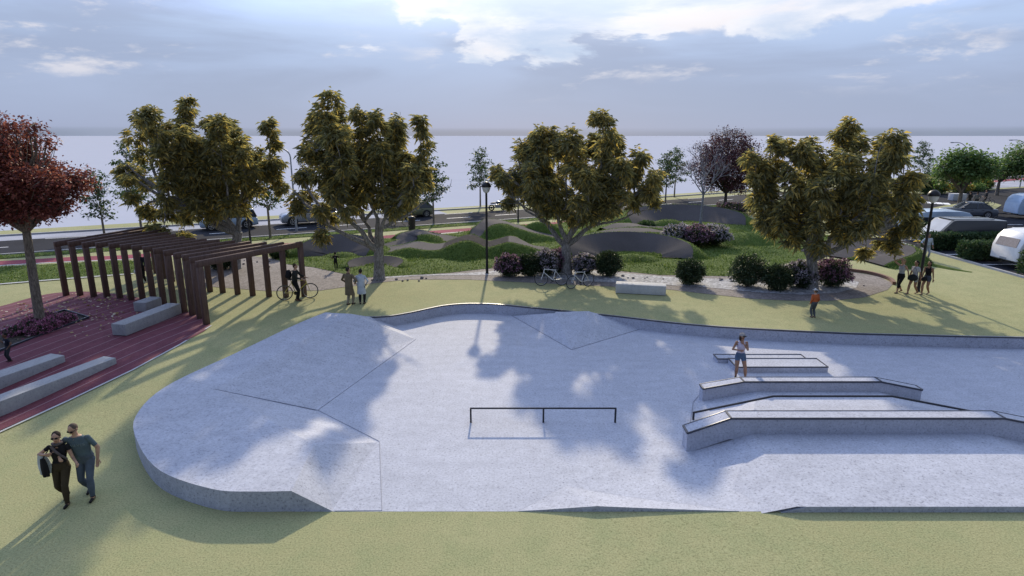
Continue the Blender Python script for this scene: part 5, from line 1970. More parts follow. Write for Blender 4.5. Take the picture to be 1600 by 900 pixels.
def ring_body(x, zl, zt, w):
    h = zt - zl
    half = [(0.80, 0), (0.97, 0.12), (1.0, 0.42), (0.985, 0.74), (0.93, 0.92), (0.80, 1.0)]
    return [Vector((x, -w * a, zl + h * b)) for a, b in half] + [Vector((x, w * a, zl + h * b)) for a, b in half[::-1]]


def car(label, loc, rz, L, W, H, paint, kind, group=None, rails=False):
    r_ = root('parked_car', label, 'car', loc, rz, group)
    hw = W / 2
    wr = 0.36 if kind == 'suv' else 0.32
    zl = 0.24 if kind == 'suv' else 0.18
    belt = H * (0.60 if kind == 'suv' else 0.62)
    bon = {'suv': 0.56, 'hatch': 0.56, 'sedan': 0.56}[kind] * H
    tail = {'suv': belt, 'hatch': belt * 0.99, 'sedan': belt * 0.97}[kind]
    st = [(-.5, zl + .16, tail * 0.80, .86), (-.488, zl + .05, tail * .93, .93), (-.45, zl, tail, .97), (-.3, zl, belt, 1), (-.05, zl, belt, 1), (.17, zl, belt * .99, 1), (.24, zl, bon * 1.05, .99), (.38, zl, bon, .97), (.455, zl, bon * .92, .93),
          (.488, zl + .03, bon * .80, .86), (.5, zl + .14, bon * .68, .78)]
    mb = MB()
    mb.loft([ring_body(x * L, a, b, hw * w) for x, a, b, w in st])
    mb.build('body', paint, r_, smooth=38)
    # glasshouse
    cab = {'suv': (-.495, -.44, .10, .245), 'hatch': (-.48, -.36, .07, .25), 'sedan': (-.40, -.24, .06, .23)}[kind]
    xr0, xr1, xf1, xf0 = [c * L for c in cab]

    def rect(z, t, ww):
        a, b = xr0 + (xr1 - xr0) * t, xf0 + (xf1 - xf0) * t
        q = 0.10
        return [Vector((a + q, -ww, z)), Vector((b - q * 2, -ww, z)), Vector((b - q * .6, -ww * .86, z)), Vector((b, -ww * .5, z)), Vector((b, ww * .5, z)), Vector((b - q * .6, ww * .86, z)), Vector((b - q * 2, ww, z)), Vector((a + q, ww, z)),
                Vector((a + q * .2, ww * .86, z)), Vector((a, ww * .5, z)), Vector((a, -ww * .5, z)), Vector((a + q * .2, -ww * .86, z))]
    zr = H - 0.07
    mb = MB()
    mb.loft([rect(belt - .03, 0, hw * .93), rect(belt + (zr - belt) * .5, .52, hw * .87), rect(zr - .01, .98, hw * .79)])
    mb.build('windows', 'glass', r_, smooth=30)
    mb = MB()
    mb.loft([rect(zr - .025, .97, hw * .80), rect(zr + .02, 1.02, hw * .78), rect(H - .01, 1.12, hw * .66), rect(H, 1.3, hw * .4)])
    mb.build('roof', paint, r_, smooth=50)
    for s in (-1, 1):
        for (x0, x1) in ((xr0 + .06, xr1 + .06), (xf0 - .16, xf1 - .14), ((xr0 + xf0) / 2 - .05, (xr1 + xf1) / 2 - .05), (xr0 * .72 + xf0 * .28, xr1 * .72 + xf1 * .28) if kind != 'hatch' else (xr0 + .10, xr1 + .10)):
            mb = MB()
            mb.beam((x0, s * hw * .935, belt - .02), (x1, s * hw * .80, zr), 0.06, 0.09)
            mb.build('pillar', paint if kind != 'suv' else 'trim', r_)
    for s in (-1, 1):
        for x in (-.30 * L, .31 * L):
            m = MB()
            m.lathe([(wr * 1.19, s * (hw * .70)), (wr * 1.19, s * (hw + 0.006)), (0.02, s * (hw + 0.006))], (x, 0, wr), 24, axis='Y')
            m.build('wheel_arch', 'trim', r_, smooth=40)
            wheel(r_, x, s * (hw - 0.085), wr)
        m = MB()
        m.ell((.455 * L, s * hw * .66, bon * .80), (.10, .17, .085), 10, 6)
        m.build('headlight', 'headlight', r_, smooth=60)
        m = MB()
        m.box((-.486 * L, s * hw * .74, tail * .80), (.06, .22, .16))
        m.build('tail_light', 'tail_red', r_, bevel=0.02)
        m = MB()
        m.ell((.16 * L, s * (hw + .08), belt + .05), (.06, .10, .07), 8, 5)
        m.build('mirror', paint, r_, smooth=60)
        for xh in (0, -.2 * L):
            m = MB()
            m.box((xh, s * (hw + 0.001), belt * .83), (0.20, 0.03, 0.03))
            m.build('door_handle', 'trim', r_)
        if rails:
            m = MB()
            m.tube([(-.36 * L, s * hw * .7, H - .03), (-.34 * L, s * hw * .7, H + .05), (.02 * L, s * hw * .7, H + .05), (.05 * L, s * hw * .7, H - .04)], 0.022, 6)
            m.build('roof_rail', 'trim', r_)
    m = MB()
    m.box((.492 * L, 0, bon * .70), (.05, W * .5, .13))
    m.box((.490 * L, 0, bon * .42), (.05, W * .66, .12))
    m.build('grille', 'trim', r_, bevel=0.01)
    m = MB()
    m.box((-.497 * L, 0, zl + .14), (.06, W * .84, .18))
    m.build('bumper', 'trim', r_, bevel=0.02)
    return r_


RD = math.atan2(.465, .885)
car('silver grey four wheel drive car with roof rails on the pale parking strip', (-17.9, 53.75, 0.46), RD + PI, 4.7, 1.95, 1.82, 'paint_silver', 'suv', 'cars parked along the coast road', True)
car('pale blue car mostly hidden by the gold tree behind the pergola', (-23.6, 50.85, 0.46), RD + PI, 4.4, 1.85, 1.62, 'paint_blue', 'suv', 'cars parked along the coast road')
car('olive green hatchback half hidden by the forked gold tree', (-9.6, 58.35, 0.46), RD + PI, 4.1, 1.75, 1.45, 'paint_olive', 'hatch', 'cars parked along the coast road')
car('dark grey saloon car coupled to the pale blue caravan', (43.3, 58.3, 0.455), PI - 0.22, 4.5, 1.82, 1.46, 'paint_grey', 'sedan')


def hull(prof, w, inset=0.93, e=0.05, n=2):
    """side profile (x, z) pulled across the width with rounded flanks"""
    cx = sum(p[0] for p in prof) / len(prof)
    cz_ = sum(p[1] for p in prof) / len(prof)
    rings = []
    for y, s in ((-w, 1 - e), (-w * 0.985, 1 - e * 0.4), (-w * inset, 1.0), (w * inset, 1.0), (w * 0.985, 1 - e * 0.4), (w, 1 - e)):
        rings.append([Vector((cx + (x - cx) * s, y, cz_ + (z - cz_) * s)) for x, z in prof])
    return rings


def panel(mb, quad, y, t=0.012, mi=0):
    s = 1 if y > 0 else -1
    v = [(x, y, z) for x, z in quad] + [(x, y + s * t, z) for x, z in quad]
    n = len(quad)
    mb.add(v, [tuple(range(n)), tuple(range(2 * n - 1, n - 1, -1))] + [(i, (i + 1) % n, n + (i + 1) % n, n + i) for i in range(n)], mi)


def van(label, loc, rz):
    r_ = root('parked_van', label, 'van', loc, rz)
    L, W, H = 5.4, 1.98, 2.05
    hw = W / 2
    r_.scale = (1, 1, 0.93)
    prof = [(-2.68, 0.35), (-2.70, 0.6), (-2.66, 1.85), (-2.55, 2.0), (-1.5, 2.05), (0.9, 2.05), (1.12, 1.98), (1.85, 1.18), (2.45, 1.02), (2.66, 0.86), (2.70, 0.55), (2.62, 0.30), (2.3, 0.25), (-2.5, 0.25)]
    mb = MB()
    mb.loft(hull(prof, hw, 0.90, 0.05))
    mb.build('body', 'paint_van', r_, smooth=35)
    m = MB()
    pb = [(1.90, 1.19), (2.45, 1.045), (2.66, 0.89), (2.715, 0.60), (2.66, 0.62), (2.4, 0.95), (1.85, 1.12)]
    m.loft([[Vector((x, y, z)) for x, z in pb] for y in (-hw * .88, hw * .88)])
    m.build('bonnet', 'paint_hood', r_, smooth=40)
    m = MB()
    for y in (-1, 1):
        pass
    m.add([(1.14, -hw * .80, 1.975), (1.14, hw * .80, 1.975), (1.86, hw * .86, 1.20), (1.86, -hw * .86, 1.20), (1.12, -hw * .80, 1.955), (1.12, hw * .80, 1.955), (1.84, hw * .86, 1.18), (1.84, -hw * .86, 1.18)],
          [(0, 1, 2, 3), (7, 6, 5, 4), (0, 3, 7, 4), (1, 5, 6, 2)])
    m.build('windscreen', 'glass_pale', r_)
    for s in (-1, 1):
        m = MB()
        panel(m, [(0.45, 1.20), (1.62, 1.20), (1.05, 1.80), (0.45, 1.84)], s * (hw * .975))
        m.build('side_window', 'glass_pale', r_)
        m = MB()
        panel(m, [(-2.45, 1.16), (0.30, 1.16), (0.30, 1.85), (-2.45, 1.85)], s * (hw * .978), 0.02)
        m.build('side_panel', 'trim', r_)
        m = MB()
        m.ell((2.58, s * hw * .70, 0.86), (.12, .16, .10), 10, 6)
        m.build('headlight', 'headlight', r_, smooth=60)
        m = MB()
        m.box((1.35, s * (hw + .14), 1.28), (.12, .20, .24))
        m.build('mirror', 'trim', r_, bevel=.03)
        for x in (-1.7, 1.75):
            m = MB()
            m.lathe([(0.40, s * hw * .7), (0.40, s * (hw + .004)), (0.02, s * (hw + .004))], (x, 0, 0.34), 24, axis='Y')
            m.build('wheel_arch', 'trim', r_, smooth=40)
            wheel(r_, x, s * (hw - 0.09), 0.34)
    m = MB()
    m.box((2.69, 0, 0.72), (.06, .80, .26))
    m.build('grille', 'black', r_, bevel=.02)
    m = MB()
    m.box((2.67, 0, 0.40), (.10, 1.7, .16))
    m.build('bumper', 'paint_hood', r_, bevel=.03)
    m = MB()
    m.box((-0.4, 0, 2.065), (2.9, 1.5, .05))
    m.build('roof', 'paint_grey', r_, bevel=.02)


van('dark grey van with pale bonnet and windscreen parked behind the longest hedge', (31.35, 42.75, 0.456), PI)


def caravan(label, loc, rz, L, W, H, paint, wins, stripe=None):
    """profile along x; the end at +x carries a big window"""
    r_ = root('caravan', label, 'caravan', loc, rz)
    hw = W / 2
    h0 = 0.42
    prof = [(-L * .5, h0 + .10), (-L * .495, h0 + (H - h0) * .45), (-L * .46, H * .80), (-L * .40, H * .93), (-L * .28, H * .985), (0, H), (L * .26, H * .985), (L * .38, H * .94), (L * .45, H * .80), (L * .497, h0 + (H - h0) * .45), (L * .5, h0 + .10), (L * .46, h0), (-L * .46, h0)]
    mb = MB()
    mb.loft(hull(prof, hw, 0.92, 0.045))
    mb.build('body', paint, r_, smooth=30)
    m = MB()
    a, b = Vector((L * .492, 0, h0 + (H - h0) * .47)), Vector((L * .455, 0, H * .79))
    d = (b - a)
    nn = Vector((d.z, 0, -d.x)).normalized()
    v = []
    for off in (0.004, 0.028):
        for p, w_ in ((a, .74), (a, -.74), (b, -.70), (b, .70)):
            v.append(p + nn * off + Vector((0, w_ * hw, 0)))
    m.add(v, [(0, 1, 2, 3), (7, 6, 5, 4), (0, 4, 5, 1), (1, 5, 6, 2), (2, 6, 7, 3), (3, 7, 4, 0)])
    m.build('end_window', 'curtain', r_)
    for s in (-1, 1):
        for x0, x1 in wins:
            m = MB()
            panel(m, [(x0, H * .55), (x1, H * .55), (x1, H * .77), (x0, H * .77)], s * (hw * .985), 0.02)
            w_ = m.build('window', 'trim', r_)
            m = MB()
            panel(m, [(x0 + .05, H * .56), (x1 - .05, H * .56), (x1 - .05, H * .76), (x0 + .05, H * .76)], s * (hw * .985 + .021), 0.006)
            m.build('pane', 'glass', w_)
        m = MB()
        panel(m, [(-L * .47, H * .505), (L * .47, H * .505), (L * .47, H * .525), (-L * .47, H * .525)], s * (hw * .985), 0.012)
        m.build('trim_strip', stripe or 'grey_metal', r_)
        m = MB()
        m.lathe([(0.36, s * hw * .6), (0.36, s * (hw + .006)), (0.02, s * (hw + .006))], (-0.1, 0, .33), 22, axis='Y')
        m.build('wheel_arch', 'trim', r_, smooth=40)
        wheel(r_, -0.1, s * (hw - .1), .31)
        m = MB()
        m.box((L * .485, s * hw * .80, h0 + .28), (.06, .14, .26))
        m.build('tail_light', 'tail_red', r_, bevel=.02)
    m = MB()
    m.tube([(-L * .48, .5, h0 - .02), (-L * .5 - 1.1, 0, h0 - .04), (-L * .48, -.5, h0 - .02)], .035, 6)
    m.tube([(-L * .5 - 1.0, 0, h0 - .04), (-L * .5 - 1.0, 0, 0.0)], .03, 6)
    m.build('drawbar', 'trim', r_)
    m = MB()
    m.box((0, 0, h0 - .06), (L * .8, W * .6, .14))
    m.build('chassis', 'trim', r_)
    m = MB()
    m.box((L * .497, 0, h0 + .16), (.05, .50, .12))
    m.build('number_plate', 'grey_metal', r_)


caravan('cream white caravan with curtained end window between two hedges', (31.1, 35.3, 0.456), PI, 4.6, 2.1, 2.25, 'caravan_white', [(-1.2, -.1), (.5, 1.6)])
caravan('pale blue touring caravan coupled behind the grey saloon car', (49.3, 57.2, 0.456), -0.12, 5.2, 2.1, 2.3, 'caravan_blue', [(0.0, 1.2), (-1.7, -.6)])
caravan('pale blue camper with plain flat roof behind the dark van', (32.6, 47.1, 0.456), PI, 4.8, 2.0, 2.0, 'caravan_blue', [(-1.4, -.2), (.6, 1.6)])

# motorcycle
r_ = root('motorcycle', 'dark motorcycle parked on the road edge beyond the park lamp', 'motorcycle', (-1.5, 63.4, 0.46), RD)
for x, n_ in ((-.68, 0), (.70, 1)):
    m = MB()
    for k in range(18):
        a, b = 2 * PI * k / 18, 2 * PI * (k + 1) / 18
        m.beam((x + .28 * math.cos(a), 0, .32 + .28 * math.sin(a)), (x + .28 * math.cos(b), 0, .32 + .28 * math.sin(b)), .12, .09)
    for k in range(6):
        a = PI * k / 6
        m.beam((x + .26 * math.cos(a), 0, .32 + .26 * math.sin(a)), (x - .26 * math.cos(a), 0, .32 - .26 * math.sin(a)), .03, .02)
    m.build('wheel', 'tyre', r_)
m = MB()
m.ell((0.12, 0, .82), (.34, .17, .15), 12, 7)
m.build('fuel_tank', 'paint_grey', r_, smooth=60)
m = MB()
m.ell((-.42, 0, .78), (.42, .15, .09), 12, 6)
m.build('seat', 'trim', r_, smooth=60)
m = MB()
m.box((0.05, 0, .45), (.48, .34, .36))
m.tube([(-.1, .2, .35), (-.8, .22, .38)], .05, 8)
m.build('engine', 'grey_metal', r_, bevel=.03)
m = MB()
for s in (-1, 1):
    m.tube([(.70, s * .09, .32), (.50, s * .09, .95)], .03, 6)
m.tube([(-.68, .1, .32), (-.1, .1, .55), (.48, 0, .9)], .035, 6)
m.tube([(.36, -.36, 1.05), (.48, -.15, 1.02), (.48, .15, 1.02), (.36, .36, 1.05)], .02, 6)
m.build('frame', 'trim', r_)
m = MB()
m.ell((.60, 0, .90), (.11, .11, .11), 10, 6)
m.build('headlight', 'headlight', r_, smooth=60)

# ------------------------------------------------------------------ bicycles
M['bike_white'] = m_paint('white_bike_paint', (0.72, 0.73, 0.75))
M['bike_yellow'] = m_paint('yellow_bike_paint', (0.50, 0.40, 0.05))
M['bike_dark'] = m_paint('dark_bike_paint', (0.04, 0.04, 0.05))


def bicycle(label, loc, rz, paint, group=None, s=1.0, lean=0.0, basket=False):
    r_ = root('bicycle', label, 'bicycle', loc, rz, group)
    r_.rotation_euler = (lean, 0, rz)
    R0_, wb = 0.345 * s, 0.53 * s
    zc = R0_
    for x in (-wb, wb):
        m = MB()
        ring = [(x + (R0_ - .018) * math.cos(2 * PI * k / 28), 0, zc + (R0_ - .018) * math.sin(2 * PI * k / 28)) for k in range(29)]
        m.tube(ring, .019, 6, cap=False)
        w_ = m.build('wheel', 'tyre', r_, smooth=60)
        m = MB()
        m.tube([(x, -.04, zc), (x, .04, zc)], .02, 8)
        ring = [(x + (R0_ - .042) * math.cos(2 * PI * k / 28), 0, zc + (R0_ - .042) * math.sin(2 * PI * k / 28)) for k in range(29)]
        m.tube(ring, .010, 5, cap=False)
        for k in range(14):
            a = 2 * PI * k / 14
            m.tube([(x, .02 * (-1) ** k, zc), (x + (R0_ - .04) * math.cos(a), 0, zc + (R0_ - .04) * math.sin(a))], .0028, 3, cap=False)
        m.build('rim', 'grey_metal', w_)
    bbk = Vector((-.08 * s, 0, .29 * s))
    hd = Vector((.36 * s, 0, .86 * s))
    hd2 = Vector((.40 * s, 0, .70 * s))
    stt = Vector((-.22 * s, 0, .80 * s))
    m = MB()
    m.tube([stt, hd], .019, 7)
    m.tube([bbk, hd2], .023, 7)
    m.tube([bbk, stt + (stt - bbk) * .12], .018, 7)
    m.tube([hd + (hd - hd2) * .25, hd2], .022, 7)
    for q in (-1, 1):
        m.tube([(-wb, q * .045, zc), bbk + Vector((0, q * .03, 0))], .011, 5)
        m.tube([(-wb, q * .045, zc), stt + Vector((0, q * .02, -.03))], .010, 5)
        m.tube([hd2, hd2 + Vector((.02, q * .04, -.05)), (wb, q * .045, zc)], .013, 5)
    m.build('frame', paint, r_, smooth=50)
    m = MB()
    c_ = hd + (hd - hd2) * .55
    m.tube([hd + (hd - hd2) * .2, c_], .014, 6)
    m.tube([c_ + Vector((-.14, -.29, .02)), c_ + Vector((.0, -.22, .03)), c_ + Vector((.04, 0, 0)), c_ + Vector((0, .22, .03)), c_ + Vector((-.14, .29, .02))], .013, 6)
    m.build('handlebar', 'trim', r_, smooth=50)
    m = MB()
    e = stt + (stt - bbk) * .18
    m.tube([stt, e], .014, 6)
    m.ell(e + Vector((-.02, 0, .03)), (.14, .075, .035), 10, 6)
    m.build('saddle', 'trim', r_, smooth=60)
    m = MB()
    m.lathe([(.09, -.03), (.09, -.025), (.02, -.02)], bbk, 16, axis='Y')
    for q in (-1, 1):
        m.tube([bbk + Vector((0, q * .05, 0)), bbk + Vector((q * .12, q * .06, -q * .11))], .011, 5)
        m.box(bbk + Vector((q * .12, q * .10, -q * .11)), (.09, .08, .025))
    m.build('crank', 'trim', r_)
    return r_


def bk(a, b):
    """rear and front wheel contact points"""
    a, b = Vector(a), Vector(b)
    return ((a + b) / 2).to_tuple(), math.atan2(b.y - a.y, b.x - a.x)


p_, z_ = bk((2.48, 30.79, 0.46), (1.59, 30.72, 0.46))
bicycle('white bicycle parked nearer the park lamp beneath the gold tree', p_, z_, 'bike_white', 'white bicycles parked beneath the gold tree', 1.0, 0.10)
p_, z_ = bk((3.96, 30.65, 0.46), (2.95, 30.04, 0.46))
bicycle('white bicycle parked nearer the white stone bench', p_, z_, 'bike_white', 'white bicycles parked beneath the gold tree', 1.0, -0.10)
p_, z_ = bk((-10.56, 27.87, 0.46), (-9.71, 28.22, 0.46))
bicycle('yellow bicycle held by the man with the black backpack', p_, z_, 'bike_yellow', None, 1.08, 0.03)
p_, z_ = bk((52.27, 67.06, 0.5), (51.29, 67.06, 0.5))
bicycle('dark bicycle standing beside the far group of people on the traffic island', p_, z_, 'bike_dark', None, 1.0)

# ------------------------------------------------------------------ people
SKIN = {'fair': (0.44, 0.27, 0.19), 'tan': (0.30, 0.17, 0.11), 'deep': (0.16, 0.085, 0.055)}
_cloth = {}


def cloth(c, rough=0.85):
    k = tuple(round(x, 3) for x in c)
    if k not in _cloth:
        _cloth[k] = plain('cloth_%d' % len(_cloth), c, rough, var=0.22, scale=5, spec=0.2, bump=0.2)
    return _cloth[k]


class Body(MB):
    def __init__(s):
        super().__init__()
        s.t = []

    def mark(s, fn):
        """give the points added since the last mark their region"""
        for i in range(len(s.t), len(s.v)):
            s.t.append(fn(Vector(s.v[i])))


def ik(a, b, l1, l2, hint):
    d = b - a
    L = min(d.length, (l1 + l2) * 0.999)
    d.normalize()
    x = (l1 * l1 - l2 * l2 + L * L) / (2 * L)
    h = math.sqrt(max(0.0, l1 * l1 - x * x))
    q = hint - d * hint.dot(d)
    q = q.normalized() if q.length > 1e-4 else Vector((1, 0, 0))
    return a + d * x + q * h, a + d * L


def limb(B, p, q, r0, r1, fn, mid=None, n=12, k=7):
    """a tapered rounded limb; fn(t) names the region at fraction t"""
    p, q = Vector(p), Vector(q)
    L = (q - p).length
    d = (q - p) / max(L, 1e-6)
    pts, rs = [], []
    for a in (0.0, 0.55, 0.86):
        pts.append(p - d * r0 * (1 - a) * 0.95)
        rs.append(max(r0 * math.sqrt(max(0, 1 - (1 - a) ** 2)), r0 * 0.12))
    for i in range(k + 1):
        t = i / k
        pts.append(p + d * L * t)
        r = r0 + (r1 - r0) * t
        if mid:
            r += mid * math.sin(PI * min(1, t * 1.25)) * (1 if t < 0.8 else 0)
        rs.append(r)
    for a in (0.86, 0.55, 0.0):
        pts.append(q + d * r1 * (1 - a) * 0.95)
        rs.append(max(r1 * math.sqrt(max(0, 1 - (1 - a) ** 2)), r1 * 0.12))
    B.tube(pts, rs, n)
    B.mark(lambda v: fn(max(0.0, min(1.0, (v - p).dot(d) / max(L, 1e-6)))))


def person(label, loc, rz, h, feet, hands, top, bottom, shoes, sex='m', sleeve=0.5, leg=2.0, lean=(0, 0), yaw=0.0, pitch=0.0, skin='fair', hair=(0.03, 0.022, 0.018), hair_kind='short', coat=None, hips=(0, 0, 0),
           glasses=False, cap=None, elbow=None, fat=1.0, print_=None, scarf=None, vox=0.0105, neck=0.0, tank=False, loose=1.0, curl=0.6, child=False, cat='person'):
    r_ = root('person', label, cat, loc, rz)
    B = Body()
    sw = (0.112 if sex == 'm' else 0.098) * (0.94 if child else 1.0)
    hipw = 0.05 if sex == 'm' else 0.053
    hd = 1.0 if not child else 1.28
    P = Vector((hips[0], hips[1], 0.515 + hips[2]))
    lx, ly = lean
    N_ = P + Vector((lx, ly, 0.315 - 0.5 * (lx * lx + ly * ly)))          # base of the neck
    # torso
    if sex == 'm':
        prof = [(-0.055, .060, .052), (-0.02, .092, .064), (0.03, .096, .066), (0.09, .086, .062), (0.16, .098, .068), (0.22, .108, .068), (0.27, .110, .058), (0.30, .082, .046), (0.325, .040, .036)]
    else:
        prof = [(-0.055, .058, .054), (-0.02, .098, .070), (0.03, .096, .068), (0.10, .072, .054), (0.16, .084, .066), (0.205, .092, .074), (0.26, .094, .054), (0.30, .068, .042), (0.325, .033, .032)]
    rings = []
    for z, a, b in prof:
        t = max(0, z) / 0.315
        c = P.lerp(N_, t) if z > 0 else P + Vector((0, 0, z))
        a, b = a * fat * (loose if 0 < z < 0.27 else 1), b * fat * (loose if 0 < z < 0.27 else 1)
        rings.append([c + Vector((a * math.copysign(abs(math.cos(u)) ** 0.86, math.cos(u)), b * math.copysign(abs(math.sin(u)) ** 0.86, math.sin(u)), 0)) for u in [2 * PI * k / 20 for k in range(20)]])
    B.loft(rings)
    ax = (N_ - P)

    def torso_tag(v):
        t = (v - P).dot(ax) / ax.length_squared
        if t > (1.01 if not tank else 0.90) and not (tank and abs(v.x - N_.x) > 0.035 and t < 0.97):
            return 'skin'
        return 'top' if t > 0.13 else 'bottom'
    B.mark(torso_tag)
    # head and neck
    HC = N_ + Vector((lx * 0.25, ly * 0.25 + 0.012 + neck, 0.098 * (1 if not child else 1.12)))
    RM = Matrix.Rotation(yaw, 3, 'Z') @ Matrix.Rotation(-pitch, 3, 'X')
    limb(B, N_ - Vector((0, 0, 0.02)), HC - Vector((0, 0.008, 0.03)), .033 * fat, .031, lambda t: 'skin', n=10, k=3)

    def hf(p):
        q = p.copy()
        if p.z < 0:
            f = 1 + 0.42 * p.z / 0.066
            q.x *= f
            if p.y > 0:
                q.y *= 1 + 0.10 * (-p.z / 0.066)
            else:
                q.y *= 1 + 0.35 * p.z / 0.066
        if p.y > 0.03 and abs(p.z - 0.004) < 0.014 and 0.010 < abs(p.x) < 0.030:
            q.y -= 0.004
        return q * hd
    b0 = len(B.v)
    B.ell(HC, (.046, .057, .066), 22, 18, m=RM, fn=hf)

    def head_tag(v):
        q = RM.inverted() @ (v - HC) / hd
        if q.y > 0.028:
            if abs(q.z - 0.003) < 0.0075 and 0.012 < abs(q.x) < 0.027:
                return 'eye'
            if abs(q.z + 0.033) < 0.006 and abs(q.x) < 0.016:
                return 'lip'
            if abs(q.z - 0.018) < 0.004 and 0.010 < abs(q.x) < 0.030:
                return 'brow'
        return 'skin'
    B.mark(head_tag)
    B.ell(HC + RM @ Vector((0, .056, -.012)) * hd, (.008 * hd, .013 * hd, .013 * hd), 8, 6, m=RM)
    for s in (-1, 1):
        B.ell(HC + RM @ Vector((s * .047, -.004, -.004)) * hd, (.006 * hd, .012 * hd, .019 * hd), 8, 6, m=RM)
    B.mark(lambda v: 'skin')
    # arms
    UA, FA = 0.172, 0.148
    for i, (s, hnd) in enumerate(zip((-1, 1), hands)):     # left hand first (-x), then right
        S = N_ + Vector((s * sw, 0, -0.035))
        hint = Vector(elbow[i]) if elbow and elbow[i] else Vector((s * 0.55, -0.8, -0.25))
        E, H_ = ik(S, Vector(hnd), UA, FA, hint)
        ra = (.031 if sex == 'm' else .025) * fat * (1.0 if sleeve < 1.2 else 1.12)
        tg = lambda s0, s1: (lambda t: 'sleeve' if s0 + (s1 - s0) * t < sleeve else 'skin')
        limb(B, S, E, ra * 1.12, ra * .82, tg(0, 1), n=11)
        limb(B, E, H_, ra * .84, ra * .56, tg(1, 2), n=11)
        d = (H_ - E).normalized()
        side = d.cross(Vector((0, 1, 0)))
        side = side.normalized() if side.length > 0.2 else d.cross(Vector((1, 0, 0))).normalized()
        nrm = side.cross(d).normalized() * (1 if s < 0 else -1)
        pc = H_ + d * 0.030
        m3 = Matrix((side, nrm, d)).transposed()
        B.ell(pc, (.022, .011, .032), 10, 8, m=m3)
        for k in range(4):
            u = (k - 1.5) * 0.0105
            l_ = (.040, .046, .043, .034)[k]
            f0 = H_ + d * 0.055 + side * u
            f1 = f0 + (d * math.cos(curl * .6) + nrm * math.sin(curl * .6)) * l_ * .55
            f2 = f1 + (d * math.cos(curl * 1.7) + nrm * math.sin(curl * 1.7)) * l_ * .5
            B.tube([f0 - d * .012, f0, f1, f2], [.0058, .0058, .0054, .0044], 7)
        t0 = H_ + d * 0.018 + side * (.018 * s)
        t1 = t0 + (d * .6 + side * s * .65 + nrm * .3).normalized() * .026
        B.tube([t0 - d * .01, t0, t1, t1 + (d * .9 + nrm * .3) * .022], [.008, .008, .0065, .005], 7)
        B.mark(lambda v: 'skin')
    # legs
    UL, LL = 0.245, 0.235
    for s, ft_ in zip((-1, 1), feet):
        Hh = P + Vector((s * hipw, 0, -0.02))
        A_ = Vector((ft_[0], ft_[1], ft_[2] + 0.040))
        K, A_ = ik(Hh, A_, UL, LL, Vector((s * 0.12, 1, 0)))
        tk = (.052 if sex == 'm' else .053) * fat
        lw = 1.10 if leg > 1.4 else 1.0
        tg = lambda s0, s1: (lambda t: 'bottom' if s0 + (s1 - s0) * t < leg else 'leg')
        limb(B, Hh, K, tk * lw * (1.10 if leg < 1.2 else 1.0), .034 * lw * fat, tg(0, 1), n=13, k=9)
        limb(B, K, A_, .034 * lw * fat, (.021 if leg < 1.8 else .027) * fat, tg(1, 2), mid=.006, n=12, k=9)
        fa = ft_[3] if len(ft_) > 3 else 0.0
        fd = Vector((math.sin(fa), math.cos(fa), 0))
        tip = ft_[4] if len(ft_) > 4 else 0.0          # heel lift
        sole = A_ - Vector((0, 0, 0.040))
        heel = sole - fd * 0.030 + Vector((0, 0, 0.021))
        toe = sole + fd * 0.085 + Vector((0, 0, 0.016 - tip))
        limb(B, heel, toe, .0215, .0165, lambda t: 'shoes', n=10, k=4)
        limb(B, A_ + Vector((0, 0, 0.02)), sole + Vector((0, 0, .02)), .022, .022, lambda t: 'shoes' if t > 0.25 else ('bottom' if leg > 1.9 else 'leg'), n=10, k=3)
    V = [Vector(p) * h for p in B.v]
    me = bpy.data.meshes.new('person')
    me.from_pydata(V, [], B.f)
    tmp = bpy.data.objects.new('tmp_body', me)
    col.objects.link(tmp)
    md = tmp.modifiers.new('r', 'REMESH')
    md.mode = 'VOXEL'
    md.voxel_size = vox
    ms = tmp.modifiers.new('s', 'SMOOTH')
    ms.factor = 0.5
    ms.iterations = 2
    dg = bpy.context.evaluated_depsgraph_get()
    me2 = bpy.data.meshes.new_from_object(tmp.evaluated_get(dg))
    bpy.data.objects.remove(tmp)
    bpy.data.meshes.remove(me)
    kd = KDTree(len(V))
    for i, p in enumerate(V):
        kd.insert(p, i)
    kd.balance()
    slots = ['skin', 'top', 'bottom', 'shoes', 'sleeve', 'eye', 'lip', 'brow', 'leg']
    ix = {n: i for i, n in enumerate(slots)}
    mi = [ix[B.t[kd.find(f.center)[1]]] for f in me2.polygons]
    me2.polygons.foreach_set('use_smooth', [True] * len(me2.polygons))
    sk_ = cloth(SKIN[skin], 0.55)
    me2.materials.clear()
    body = link('body', me2, [sk_, cloth(top), cloth(bottom), cloth(shoes, 0.6), cloth(coat[0] if coat else top), cloth((0.02, 0.015, 0.012)), cloth((0.30, 0.10, 0.09)), cloth(hair), sk_], r_)
    me2.polygons.foreach_set('material_index', mi)
    me2.update()

    def child_(nm, mb, c, smooth=60):
        return mb.build(nm, cloth(c), r_, smooth=smooth)
    HCs = HC * h
    k = h * hd

    def hv(x, y, z):
        return HCs + RM @ Vector((x, y, z)) * k
